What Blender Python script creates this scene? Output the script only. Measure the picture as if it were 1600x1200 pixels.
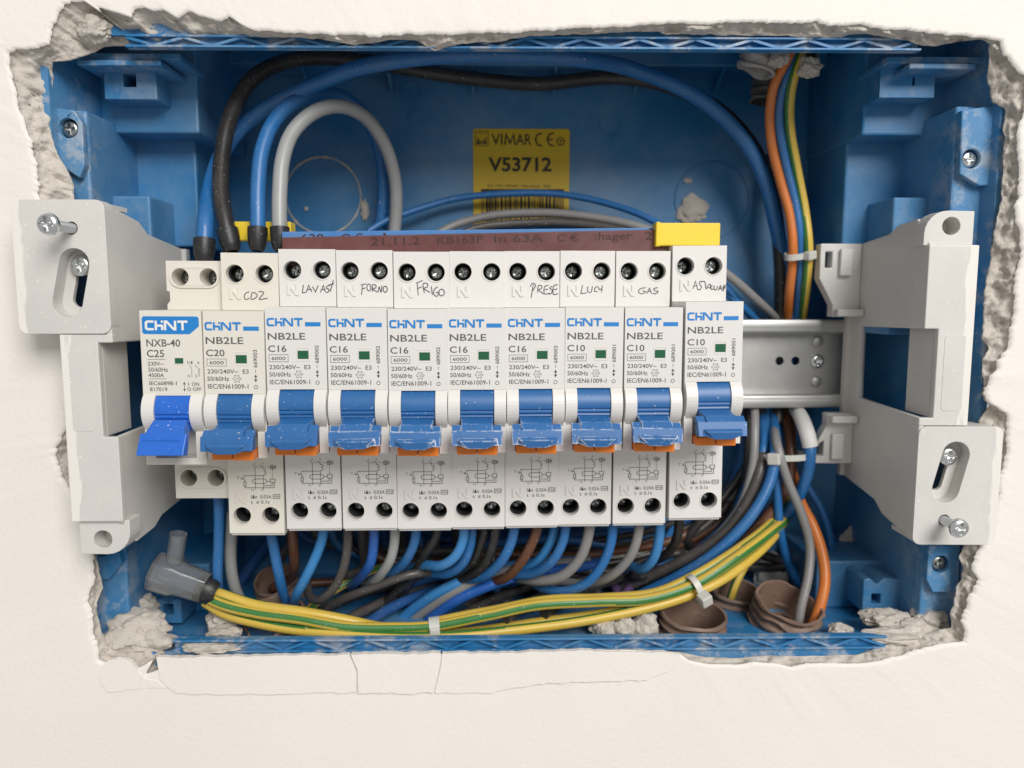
import bpy, bmesh, math, random
from mathutils import Vector, Matrix, noise
from mathutils.geometry import tessellate_polygon
random.seed(7)
S = 0.001                                   # the script works in millimetres
scene = bpy.context.scene
COL = scene.collection
R = math.radians
for o in list(bpy.data.objects): bpy.data.objects.remove(o)

# ------------------------------------------------------------------ camera
F_PX, PITCH, YAW, CAM = 1175.0, R(6.3), R(-0.8), Vector((0, -240, 0))
cd = bpy.data.cameras.new('camera'); cam = bpy.data.objects.new('camera', cd); COL.objects.link(cam)
cam.location = CAM * S
cam.rotation_euler = (R(90) - PITCH, 0, YAW)
cd.sensor_width = 36; cd.lens = 36 * F_PX / 1600; cd.clip_start = 0.005; cd.clip_end = 20
cd.dof.use_dof = True; cd.dof.focus_distance = 0.232; cd.dof.aperture_fstop = 10.5
scene.camera = cam

# ------------------------------------------------------------------ light
w = bpy.data.worlds.new('World'); scene.world = w; w.use_nodes = True
bg = w.node_tree.nodes['Background']; bg.inputs[0].default_value = (1.0, 0.985, 0.965, 1); bg.inputs[1].default_value = 0.43
def area(name, loc, target, size, power, color):
    l = bpy.data.lights.new(name, 'AREA'); l.shape = 'RECTANGLE'; l.size, l.size_y = size
    l.energy = power; l.color = color
    o = bpy.data.objects.new(name, l); COL.objects.link(o); o.location = loc
    o.rotation_euler = (Vector(target) - Vector(loc)).to_track_quat('-Z', 'Y').to_euler()
area('window_light', (0.56, -1.28, 0.85), (0.0, 0.0, -0.02), (0.8, 0.8), 27.5, (1.0, 0.98, 0.95))
scene.view_settings.view_transform = 'Standard'; scene.view_settings.look = 'None'
scene.view_settings.exposure = 0.0; scene.view_settings.gamma = 1.0
scene.cycles.max_bounces = 8

# ------------------------------------------------------------------ pixel -> point on a plane of known depth
_fw = Vector((-math.sin(YAW) * math.cos(PITCH), math.cos(YAW) * math.cos(PITCH), -math.sin(PITCH)))
_rt = Vector((math.cos(YAW), math.sin(YAW), 0)); _up = _rt.cross(_fw)
def P(px, py, y):
    d = _fw + _rt * ((px - 800) / F_PX) - _up * ((py - 600) / F_PX)
    return CAM + d * ((y - CAM.y) / d.y)
def PV(t): return P(*t)

# ------------------------------------------------------------------ materials
def mat(name, color, rough=0.5, metal=0.0, var=0.0, var_scale=60, bump=0.0, bump_scale=900, bump_dist=0.1, specks=0.0,
        speck_scale=1260, speck_col=(0.8, 0.77, 0.72), dust=0.0, dust_col=(0.55, 0.51, 0.45), dust_scale=28, edge=0.0, trans=0.0,
        spec=0.5, coord='Object', sss=0.0, front_dust=0.0, smear=0.0):
    m = bpy.data.materials.new(name); m.use_nodes = True
    nt = m.node_tree; N = nt.nodes; L = nt.links; b = N['Principled BSDF']
    b.inputs['Roughness'].default_value = rough; b.inputs['Metallic'].default_value = metal
    b.inputs['Specular IOR Level'].default_value = spec
    if trans: b.inputs['Transmission Weight'].default_value = trans
    if sss:
        b.inputs['Subsurface Weight'].default_value = sss; b.inputs['Subsurface Scale'].default_value = 0.002
    tc = N.new('ShaderNodeTexCoord'); co = tc.outputs['Object']
    geo = N.new('ShaderNodeNewGeometry')
    if coord == 'World': co = geo.outputs['Position']
    rgb = N.new('ShaderNodeRGB'); rgb.outputs[0].default_value = (*color, 1); cur = rgb.outputs[0]
    def nz(scale, detail=5, rough_=0.6):
        n = N.new('ShaderNodeTexNoise'); n.inputs['Scale'].default_value = scale; n.inputs['Detail'].default_value = detail
        n.inputs['Roughness'].default_value = rough_; L.new(co, n.inputs['Vector']); return n.outputs['Fac']
    def ramp(sock, a, c):
        r = N.new('ShaderNodeMapRange'); r.inputs['From Min'].default_value = a; r.inputs['From Max'].default_value = c
        L.new(sock, r.inputs['Value']); return r.outputs['Result']
    def mul(a, v):
        x = N.new('ShaderNodeMath'); x.operation = 'MULTIPLY'; L.new(a, x.inputs[0])
        if isinstance(v, float): x.inputs[1].default_value = v
        else: L.new(v, x.inputs[1])
        return x.outputs[0]
    def mix(f, a, c):
        x = N.new('ShaderNodeMix'); x.data_type = 'RGBA'; L.new(f, x.inputs['Factor']); L.new(a, x.inputs['A'])
        if isinstance(c, tuple): x.inputs['B'].default_value = (*c, 1)
        else: L.new(c, x.inputs['B'])
        return x.outputs['Result']
    if var:
        hs = N.new('ShaderNodeHueSaturation'); L.new(cur, hs.inputs['Color'])
        v = ramp(nz(var_scale), 0.25, 0.75)
        r = N.new('ShaderNodeMapRange'); r.inputs['To Min'].default_value = 1 - var; r.inputs['To Max'].default_value = 1 + var
        L.new(v, r.inputs['Value']); L.new(r.outputs['Result'], hs.inputs['Value']); cur = hs.outputs['Color']
    if dust:
        d = mul(ramp(nz(dust_scale, 8, 0.7), 0.40, 0.72), dust); cur = mix(d, cur, dust_col)
    if front_dust:
        sx = N.new('ShaderNodeSeparateXYZ'); L.new(geo.outputs['Position'], sx.inputs[0])
        fr = ramp(sx.outputs['Y'], 0.030, 0.006)
        d = mul(mul(ramp(nz(75, 8, 0.72), 0.50, 0.58), fr), front_dust); cur = mix(d, cur, (0.62, 0.58, 0.52))
    if smear:                                  # wall paint brushed over the outer edge
        sx = N.new('ShaderNodeSeparateXYZ'); L.new(tc.outputs['Object'], sx.inputs[0])
        mp = N.new('ShaderNodeMapping'); mp.inputs['Scale'].default_value = (1, 1, 0.22); L.new(tc.outputs['Object'], mp.inputs['Vector'])
        n = N.new('ShaderNodeTexNoise'); n.inputs['Scale'].default_value = 260; n.inputs['Detail'].default_value = 6; L.new(mp.outputs[0], n.inputs['Vector'])
        k = N.new('ShaderNodeMath'); k.operation = 'MULTIPLY_ADD'; L.new(n.outputs['Fac'], k.inputs[0]); k.inputs[1].default_value = 0.011; L.new(sx.outputs['X'], k.inputs[2])
        cur = mix(mul(ramp(k.outputs[0], smear + 0.0055, smear + 0.0062), 0.85), cur, (0.80, 0.765, 0.71))
    if specks:
        d = mul(ramp(nz(speck_scale, 2, 0.4), 0.735 - 0.05 * specks, 0.76 - 0.05 * specks), 0.9); cur = mix(d, cur, speck_col)
    if edge:
        bv = N.new('ShaderNodeBevel'); bv.samples = 4; bv.inputs['Radius'].default_value = 0.00055
        dp = N.new('ShaderNodeVectorMath'); dp.operation = 'DOT_PRODUCT'
        L.new(bv.outputs[0], dp.inputs[0]); L.new(geo.outputs['Normal'], dp.inputs[1])
        e = mul(mul(ramp(dp.outputs['Value'], 0.985, 0.9), ramp(nz(260, 5, 0.75), 0.46, 0.54)), edge); cur = mix(e, cur, (0.75, 0.76, 0.78))
    L.new(cur, b.inputs['Base Color'])
    if bump:
        bp = N.new('ShaderNodeBump'); bp.inputs['Strength'].default_value = bump; bp.inputs['Distance'].default_value = bump_dist * S
        L.new(nz(bump_scale, 5, 0.62), bp.inputs['Height']); L.new(bp.outputs[0], b.inputs['Normal'])
    return m
M = {}
M['paint'] = mat('wall_paint', (0.80, 0.755, 0.705), 0.65, var=0.03, var_scale=11, bump=0.6, bump_scale=560, bump_dist=0.28, coord='World', spec=0.3)
M['plaster'] = mat('broken_plaster', (0.53, 0.485, 0.43), 0.95, var=0.16, var_scale=240, bump=1.0, bump_scale=1150, bump_dist=0.55, coord='World', spec=0.1,
                   dust=0.75, dust_col=(0.70, 0.655, 0.595), dust_scale=38)
M['blue'] = mat('blue_box_plastic', (0.018, 0.172, 0.40), 0.42, var=0.13, var_scale=22, dust=0.55, dust_col=(0.24, 0.35, 0.44), dust_scale=20,
                bump=0.15, bump_scale=300, coord='World', front_dust=0.42)
M['bracket'] = mat('grey_bracket_plastic', (0.58, 0.565, 0.54), 0.45, var=0.03, var_scale=40, specks=0.55, speck_scale=1140, coord='World', bump=0.05, bump_scale=1500,
                   dust=0.5, dust_col=(0.76, 0.73, 0.68), dust_scale=22)
for nm_, th_ in (('bracket_flange', 0.0245), ('bracket_column', 0.0125)):
    M[nm_] = mat('paint_smeared_' + nm_, (0.58, 0.565, 0.54), 0.45, var=0.03, var_scale=40, specks=0.55, speck_scale=1140, coord='World', bump=0.05, bump_scale=1500, dust=0.5, dust_col=(0.76, 0.73, 0.68), dust_scale=22, smear=th_)
M['socket'] = mat('dark_terminal_lining', (0.045, 0.045, 0.045), 0.45)
M['cream'] = mat('breaker_body_plastic', (0.69, 0.67, 0.645), 0.42, var=0.02, var_scale=70, specks=0.62, speck_scale=1860, bump=0.05, bump_scale=1800, coord='World')
M['cream_warm'] = mat('old_breaker_body_plastic', (0.70, 0.665, 0.595), 0.42, var=0.02, var_scale=70, specks=0.62, speck_scale=1860, bump=0.05, bump_scale=1800, coord='World')
M['guard'] = mat('switch_guard_plastic', (0.69, 0.67, 0.64), 0.35, var=0.02, specks=0.4, speck_scale=1860, coord='World')
M['toggle'] = mat('blue_toggle_plastic', (0.018, 0.115, 0.32), 0.38, var=0.06, var_scale=200, specks=0.05, speck_scale=1680, coord='World')
M['lever'] = mat('blue_lever_plastic', (0.024, 0.125, 0.34), 0.38, var=0.06, var_scale=200, specks=0.05, speck_scale=1680, coord='World')
M['lever_worn'] = mat('scuffed_lever_plastic', (0.024, 0.125, 0.34), 0.42, var=0.06, var_scale=200, specks=0.15, speck_scale=1680, coord='World', edge=1.0)
M['lever_bright'] = mat('bright_blue_lever', (0.016, 0.125, 0.54), 0.36, var=0.05, var_scale=200, specks=0.3, speck_scale=1680, coord='World')
M['orange'] = mat('orange_tab', (0.86, 0.21, 0.012), 0.4, var=0.05, coord='World')
M['green'] = mat('green_indicator', (0.012, 0.10, 0.045), 0.3)
M['ink'] = mat('grey_print_ink', (0.105, 0.10, 0.10), 0.6)
M['pen'] = mat('pen_ink', (0.065, 0.065, 0.075), 0.5)
M['logo_blue'] = mat('logo_blue_ink', (0.012, 0.20, 0.55), 0.45)
M['logo_white'] = mat('logo_white_ink', (0.78, 0.77, 0.74), 0.5)
M['screw'] = mat('zinc_screw', (0.72, 0.74, 0.74), 0.22, metal=1.0, var=0.1, var_scale=300, bump=0.03, bump_scale=900, coord='World')
M['dark_screw'] = mat('terminal_screw_metal', (0.36, 0.38, 0.37), 0.33, metal=1.0, var=0.25, var_scale=500, bump=0.25, bump_scale=1200, coord='World')
M['rail'] = mat('galvanised_rail', (0.50, 0.50, 0.485), 0.46, metal=0.75, var=0.12, var_scale=110, bump=0.12, bump_scale=600, coord='World')
M['sleeve'] = mat('black_heat_shrink', (0.018, 0.018, 0.019), 0.42, bump=0.4, bump_scale=700, bump_dist=0.25, specks=0.5, speck_scale=1800, speck_col=(0.35, 0.34, 0.33), coord='World')
M['maroon'] = mat('maroon_busbar_plastic', (0.105, 0.024, 0.022), 0.45, var=0.12, var_scale=60, dust=0.12, dust_col=(0.42, 0.33, 0.31), dust_scale=60, coord='World')
M['bus_blue'] = mat('blue_busbar_plastic', (0.05, 0.20, 0.50), 0.45, var=0.08, dust=0.2, dust_col=(0.4, 0.42, 0.45), coord='World')
M['bus_print'] = mat('black_busbar_print', (0.045, 0.013, 0.013), 0.6)
M['yellow'] = mat('yellow_cap_plastic', (0.80, 0.58, 0.035), 0.42, var=0.05, var_scale=60, coord='World', specks=0.3)
M['label_yellow'] = mat('yellow_sticker', (0.66, 0.44, 0.008), 0.45, var=0.05, var_scale=40)
M['label_black'] = mat('sticker_print', (0.025, 0.02, 0.012), 0.6)
M['tie'] = mat('nylon_cable_tie', (0.66, 0.65, 0.60), 0.4, trans=0.15, sss=0.2)
M['tape'] = mat('white_tape', (0.68, 0.67, 0.65), 0.6, var=0.08, bump=0.4, bump_scale=300)
M['conduit_brown'] = mat('brown_conduit_plastic', (0.20, 0.125, 0.092), 0.55, var=0.15, var_scale=60, dust=0.45, dust_col=(0.36, 0.28, 0.23), dust_scale=50, coord='World')
M['conduit_grey'] = mat('grey_conduit_plastic', (0.33, 0.32, 0.31), 0.55, var=0.15, dust=0.6, coord='World', dust_col=(0.6, 0.57, 0.52), dust_scale=70)
M['conduit_dark'] = mat('dark_conduit_plastic', (0.04, 0.038, 0.036), 0.55, dust=0.5, coord='World', dust_scale=70)
M['clear'] = mat('clear_plastic', (0.80, 0.82, 0.83), 0.14, trans=0.9, dust=0.25, dust_scale=80, coord='World')
M['hole_shade'] = mat('painted_hole_shade', (0.01, 0.012, 0.016), 0.8)  # near-black colour standing in for the shade inside deep holes
wire_cols = dict(blue=(0.016, 0.135, 0.37), lightblue=(0.035, 0.21, 0.50), brightblue=(0.012, 0.10, 0.40), darkblue=(0.012, 0.075, 0.24),
                 black=(0.022, 0.020, 0.019), darkgrey=(0.062, 0.056, 0.053), grey=(0.23, 0.225, 0.22), lightgrey=(0.33, 0.335, 0.33),
                 brown=(0.115, 0.042, 0.016), orange=(0.62, 0.175, 0.028), earth_yellow=(0.62, 0.43, 0.06), earth_green=(0.035, 0.17, 0.03), purple=(0.10, 0.05, 0.15))
for k, c in wire_cols.items():
    M['w_' + k] = mat('wire_insulation_' + k, c, 0.36, var=0.08, var_scale=60, specks=0.3, speck_scale=1560, speck_col=(0.55, 0.53, 0.5), bump=0.12, bump_scale=260, coord='World', dust=0.07, dust_col=(0.5, 0.48, 0.45), dust_scale=55)

# ------------------------------------------------------------------ mesh helpers
class MB:
    def __init__(s): s.v = []; s.f = []; s.m = []
    def add(s, vs, fs, mi=0):
        n = len(s.v); s.v += [Vector(v) for v in vs]
        for f in fs: s.f.append(tuple(i + n for i in f)); s.m.append(mi)
        return s
    def box(s, x0, x1, y0, y1, z0, z1, mi=0):
        vs = [(x, y, z) for x in (x0, x1) for y in (y0, y1) for z in (z0, z1)]
        return s.add(vs, [(0, 1, 3, 2), (4, 6, 7, 5), (0, 4, 5, 1), (2, 3, 7, 6), (0, 2, 6, 4), (1, 5, 7, 3)], mi)
    def hexa(s, front, back, mi=0):                       # two quads of 4 points each
        return s.add(list(front) + list(back), [(0, 1, 2, 3), (7, 6, 5, 4), (0, 4, 5, 1), (1, 5, 6, 2), (2, 6, 7, 3), (3, 7, 4, 0)], mi)
    def plate(s, outer, holes, y0, y1, axis='y', mi=0):   # prism with holes; points are (a,b)
        loops = [list(outer)] + [list(h) for h in holes]
        if axis == 'y': mk = lambda p, d: (p[0], d, p[1])
        elif axis == 'x': mk = lambda p, d: (d, p[0], p[1])
        else: mk = lambda p, d: (p[0], p[1], d)
        flat = [p for l in loops for p in l]; n = len(flat)
        tris = tessellate_polygon([[Vector((p[0], p[1], 0)) for p in l] for l in loops])
        vs = [mk(p, y0) for p in flat] + [mk(p, y1) for p in flat]
        fs = [tuple(t) for t in tris] + [tuple(i + n for i in reversed(t)) for t in tris]
        k = 0
        for l in loops:
            c = len(l)
            for i in range(c): fs.append((k + i, k + (i + 1) % c, k + (i + 1) % c + n, k + i + n))
            k += c
        return s.add(vs, fs, mi)
    def tube(s, pts, r, n=12, caps=True, radii=None, stripe=None):
        pts = [Vector(p) for p in pts]; m = len(pts)
        t0 = (pts[1] - pts[0]).normalized(); a = t0.orthogonal().normalized(); prev = t0; vs = []
        for i, p in enumerate(pts):
            t = (pts[min(i + 1, m - 1)] - pts[max(i - 1, 0)]).normalized()
            q = prev.rotation_difference(t); a = q @ a; prev = t
            a = (a - t * a.dot(t)).normalized(); b = t.cross(a); rr = radii[i] if radii else r
            for j in range(n):
                an = 2 * math.pi * j / n; vs.append(p + (a * math.cos(an) + b * math.sin(an)) * rr)
        base = len(s.v); s.v += vs
        for i in range(m - 1):
            for j in range(n):
                s.f.append((base + i * n + j, base + i * n + (j + 1) % n, base + (i + 1) * n + (j + 1) % n, base + (i + 1) * n + j))
                s.m.append(stripe(i, j) if stripe else 0)
        if caps:
            s.f.append(tuple(base + j for j in reversed(range(n)))); s.m.append(0)
            s.f.append(tuple(base + (m - 1) * n + j for j in range(n))); s.m.append(0)
        return s
    def lathe(s, prof, origin, axis, n=28, mi=0, close=False):     # prof: (radius, along)
        origin = Vector(origin); ax = Vector(axis).normalized(); a = ax.orthogonal().normalized(); b = ax.cross(a)
        vs = [origin + ax * h + (a * math.cos(2 * math.pi * j / n) + b * math.sin(2 * math.pi * j / n)) * r for r, h in prof for j in range(n)]
        fs = [(i * n + j, i * n + (j + 1) % n, (i + 1) * n + (j + 1) % n, (i + 1) * n + j) for i in range(len(prof) - 1) for j in range(n)]
        return s.add(vs, fs, mi)
    def ribbon(s, pts, wd, y, mi=0, closed=False):          # flat pen line in the xz plane at depth y
        pts = [Vector((p[0], 0, p[1])) for p in pts]; n = len(pts); vs = []
        for i, p in enumerate(pts):
            if closed: d0 = (p - pts[i - 1]).normalized(); d1 = (pts[(i + 1) % n] - p).normalized()
            else:
                d0 = (p - pts[i - 1]).normalized() if i else (pts[1] - p).normalized()
                d1 = (pts[i + 1] - p).normalized() if i < n - 1 else d0
            t = d0 + d1; t = t.normalized() if t.length > 1e-4 else d0
            nn = Vector((-t.z, 0, t.x)); c = max(0.45, abs(nn.dot(Vector((-d1.z, 0, d1.x)))))
            for sg in (-1, 1): q = p + nn * (sg * wd / 2 / c); vs.append((q.x, y, q.z))
        k = n if closed else n - 1
        fs = [(2 * i, 2 * ((i + 1) % n), 2 * ((i + 1) % n) + 1, 2 * i + 1) for i in range(k)]
        return s.add(vs, fs, mi)
    def xf(s, fn): s.v = [Vector(fn(v)) for v in s.v]; return s
    def mesh(s, name, mats, smooth=False, origin=None):
        me = bpy.data.meshes.new(name); o = origin or Vector((0, 0, 0))
        me.from_pydata([((v - o) * S)[:] for v in s.v], [], s.f)
        for m in mats: me.materials.append(M[m])
        me.polygons.foreach_set('material_index', s.m)
        bm = bmesh.new(); bm.from_mesh(me); bmesh.ops.recalc_face_normals(bm, faces=bm.faces); bm.to_mesh(me); bm.free()
        if smooth:
            me.polygons.foreach_set('use_smooth', [True] * len(me.polygons))
            if smooth != 'all': me.set_sharp_from_angle(angle=R(smooth if isinstance(smooth, (int, float)) and smooth > 1 else 40))
        me.update(); return me
def link(name, me, parent=None, loc=None, bevel=0.0, seg=2):
    o = bpy.data.objects.new(name, me); COL.objects.link(o)
    if parent: o.parent = parent
    if loc is not None: o.location = Vector(loc) * S
    if bevel:
        b = o.modifiers.new('bevel', 'BEVEL'); b.width = bevel * S; b.segments = seg; b.limit_method = 'ANGLE'; b.angle_limit = R(38)
        b.harden_normals = False
    return o
def part(name, mb, mats, parent, smooth=False, bevel=0.0, label=None, kind=None):
    """A part of a thing: mb is in world mm unless the parent carries 'local' coordinates."""
    org = parent['_org'] if '_org' in parent else (0, 0, 0)
    mats = [mats] if isinstance(mats, str) else mats
    o = link(name, mb.mesh(name, mats, smooth, Vector(org)), parent, None, bevel)
    o['_org'] = (0, 0, 0) if '_org' not in parent else tuple(parent['_org'])
    if label: o['label'] = label
    if kind: o['kind'] = kind
    return o
def tag(o, label, cat, group=None):
    o['label'] = label; o['category'] = cat
    if group: o['group'] = group
    return o
def root(name, org, label, cat, group=None):
    o = link(name, None, None, org); o.empty_display_size = 0.01; o['_org'] = tuple(org)
    return tag(o, label, cat, group)
def single(name, mb, mats, label, cat, group=None, smooth=False, bevel=0.0):
    mats = [mats] if isinstance(mats, str) else mats
    lo = Vector((sum(v.x for v in mb.v) / len(mb.v), sum(v.y for v in mb.v) / len(mb.v), min(v.z for v in mb.v)))
    o = link(name, mb.mesh(name, mats, smooth, lo), None, lo, bevel); o['_org'] = tuple(lo)
    return tag(o, label, cat, group)
def circ(cx, cz, r, n=24, rz=None): return [(cx + r * math.cos(2 * math.pi * i / n), cz + (rz or r) * math.sin(2 * math.pi * i / n)) for i in range(n)]
def rrect(x0, x1, z0, z1, r, n=5):
    out = []
    for cx, cz, a0 in ((x1 - r, z1 - r, 0), (x0 + r, z1 - r, 90), (x0 + r, z0 + r, 180), (x1 - r, z0 + r, 270)):
        out += [(cx + r * math.cos(R(a0 + 90 * i / n)), cz + r * math.sin(R(a0 + 90 * i / n))) for i in range(n + 1)]
    return out
def stadium(cx, cz, half, r, ang, n=10):
    out = []
    for s_, a0 in ((1, 0), (-1, 180)):
        for i in range(n + 1):
            a = R(a0 + 180 * i / n); x, z = r * math.cos(a), s_ * half + r * math.sin(a)
            ca, sa = math.cos(R(ang)), math.sin(R(ang)); out.append((cx + x * ca - z * sa, cz + x * sa + z * ca))
    return out
def spline(pts, step=2.2):
    pts = [Vector(p) for p in pts]
    if len(pts) == 2: return [pts[0].lerp(pts[1], i / 8) for i in range(9)]
    q = [pts[0] * 2 - pts[1]] + pts + [pts[-1] * 2 - pts[-2]]; out = []
    for i in range(1, len(q) - 2):
        p0, p1, p2, p3 = q[i - 1:i + 3]; d = lambda a, b: max((b - a).length ** 0.5, 1e-3)
        t0 = 0; t1 = t0 + d(p0, p1); t2 = t1 + d(p1, p2); t3 = t2 + d(p2, p3); n = max(2, int((p2 - p1).length / step))
        for k in range(n):
            t = t1 + (t2 - t1) * k / n
            a1 = p0 * ((t1 - t) / (t1 - t0)) + p1 * ((t - t0) / (t1 - t0)); a2 = p1 * ((t2 - t) / (t2 - t1)) + p2 * ((t - t1) / (t2 - t1))
            a3 = p2 * ((t3 - t) / (t3 - t2)) + p3 * ((t - t2) / (t3 - t2))
            b1 = a1 * ((t2 - t) / (t2 - t0)) + a2 * ((t - t0) / (t2 - t0)); b2 = a2 * ((t3 - t) / (t3 - t1)) + a3 * ((t - t1) / (t3 - t1))
            out.append(b1 * ((t2 - t) / (t2 - t1)) + b2 * ((t - t1) / (t2 - t1)))
    return out + [pts[-1]]
_txt = {}
def text_tris(body, bold=0.0):
    key = (body, bold)
    if key not in _txt:
        c = bpy.data.curves.new('t', 'FONT'); c.body = body; c.size = 1; c.resolution_u = 3; c.fill_mode = 'FRONT'; c.offset = bold
        o = bpy.data.objects.new('t', c); COL.objects.link(o); bpy.context.view_layer.update()
        me = bpy.data.meshes.new_from_object(o.evaluated_get(bpy.context.evaluated_depsgraph_get()))
        _txt[key] = ([v.co.copy() for v in me.vertices], [tuple(p.vertices) for p in me.polygons])
        bpy.data.objects.remove(o); bpy.data.curves.remove(c); bpy.data.meshes.remove(me)
    return _txt[key]
def put_text(mb, body, x0, x1, z0, z1, y, bold=0.0, rot=0, mi=0):
    """Flat lettering fitted into the rectangle; rot=90 reads upwards."""
    vs, fs = text_tris(body, bold); a0 = min(v.x for v in vs); a1 = max(v.x for v in vs); b0 = min(v.y for v in vs); b1 = max(v.y for v in vs)
    out = []
    for v in vs:
        u = (v.x - a0) / max(a1 - a0, 1e-6); t = (v.y - b0) / max(b1 - b0, 1e-6)
        out.append((x0 + u * (x1 - x0), y, z0 + t * (z1 - z0)) if rot == 0 else (x1 - t * (x1 - x0), y, z0 + u * (z1 - z0)))
    mb.add(out, fs, mi)
def fnoise(p, s, o=4): return noise.fractal(Vector(p) * s, 0.9, 2.0, o)

# ================================================================== WALL with its broken opening
OUT = [(95,15),(110,2),(135,1),(150,12),(165,25),(205,27),(210,15),(225,10),(240,18),(255,15),(275,28),(297,18),(315,27),(345,33),(360,27),(380,40),
 (400,48),(450,52),(500,54),(540,54),(580,56),(640,55),(700,55),(760,52),(800,52),(860,48),(920,44),(980,41),(1040,38),(1100,37),(1200,36),(1250,38),(1275,32),
 (1290,42),(1330,38),(1345,36),(1360,44),(1400,46),(1440,50),(1480,55),(1525,59),(1560,63),(1567,85),(1590,112),(1606,122),(1600,170),(1590,200),(1588,240),(1592,290),(1585,320),
 (1592,370),(1594,400),(1585,440),(1583,480),(1580,510),(1575,540),(1560,562),(1545,590),(1537,615),(1545,630),(1570,645),(1573,670),(1560,760),(1540,840),(1520,870),
 (1516,890),(1529,905),(1515,935),(1503,955),(1500,970),(1507,985),(1504,1002),(1460,1008),(1430,1015),(1400,1025),(1370,1033),(1340,1037),(1300,1036),
 (1260,1036),(1235,1042),(1215,1037),(1180,1034),(1150,1038),(1100,1037),(1075,1031),(1062,1021),(1030,1018),(980,1015),(900,1016),(830,1017),(800,1020),
 (700,1021),(600,1022),(480,1023),(400,1024),(300,1026),(240,1028),(234,1044),(226,1054),(216,1046),(204,1032),(185,1028),(165,1034),(157,1030),(152,1010),(147,990),
 (145,960),(138,945),(142,920),(150,905),(148,870),(144,830),(140,805),(125,780),(105,760),(95,740),(87,715),(87,700),(95,690),(105,660),(110,625),(107,600),
 (105,560),(100,500),(85,400),(66,330),(60,290),(58,260),(52,230),(45,210),(32,180),(25,140),(18,110),(14,86),(30,78),(60,76),(78,68),(80,45)]
INN = [(84,97),(110,95),(135,86),(150,83),(160,74),(205,71),(225,70),(260,62),(300,60),(340,56),(400,58),(450,58),(500,62),(530,67),(555,71),(580,67),
 (620,63),(650,62),(668,74),(680,80),(697,73),(740,67),(790,65),(800,60),(830,56),(900,55),(940,52),(1030,50),(1040,54),(1130,55),(1200,56),(1250,58),
 (1310,60),(1325,54),(1350,52),(1380,58),(1420,63),(1440,71),(1460,73),(1500,65),(1528,62),(1545,69),(1546,90),(1543,130),(1550,160),(1570,170),(1568,200),(1567,240),
 (1564,290),(1560,330),(1553,360),(1548,400),(1540,440),(1535,470),(1534,530),(1545,545),(1535,560),(1535,590),(1542,615),(1543,640),(1530,660),(1520,760),
 (1505,852),(1498,870),(1503,885),(1500,905),(1490,930),(1486,960),(1484,980),(1450,990),(1400,1000),(1383,1008),(1340,1022),(1300,1024),(1200,1024),
 (1150,1028),(1100,1026),(1062,1018),(1000,1014),(900,1013),(800,1017),(700,1019),(500,1020),(300,1023),(266,1022),(240,1012),(215,1010),(190,1010),(168,1005),
 (157,985),(152,960),(150,942),(162,918),(158,900),(152,880),(149,855),(146,820),(135,760),(122,680),(113,600),(108,520),(112,420),(118,325),(116,290),(110,270),
 (92,245),(85,225),(78,200),(80,170),(82,130)]
WC = (800, 540); NTH = 1500
def polar(pts):
    out = []
    for x, y in pts:
        u, v = (x - WC[0]) * 0.66, (y - WC[1]); out.append((math.atan2(v, u) % (2 * math.pi), math.hypot(u, v)))
    out.sort(); return out
def sample(tab, th):
    import bisect
    i = bisect.bisect_right(tab, (th, 1e9)); a = tab[i - 1] if i else (tab[-1][0] - 2 * math.pi, tab[-1][1])
    b = tab[i] if i < len(tab) else (tab[0][0] + 2 * math.pi, tab[0][1])
    t = (th - a[0]) / max(b[0] - a[0], 1e-6); return a[1] + (b[1] - a[1]) * t
TO, TI = polar(OUT), polar(INN)
def unpolar(th, r): return WC[0] + r * math.cos(th) / 0.66, WC[1] + r * math.sin(th)
wall = MB(); rings = []
NPL = 12
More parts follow.
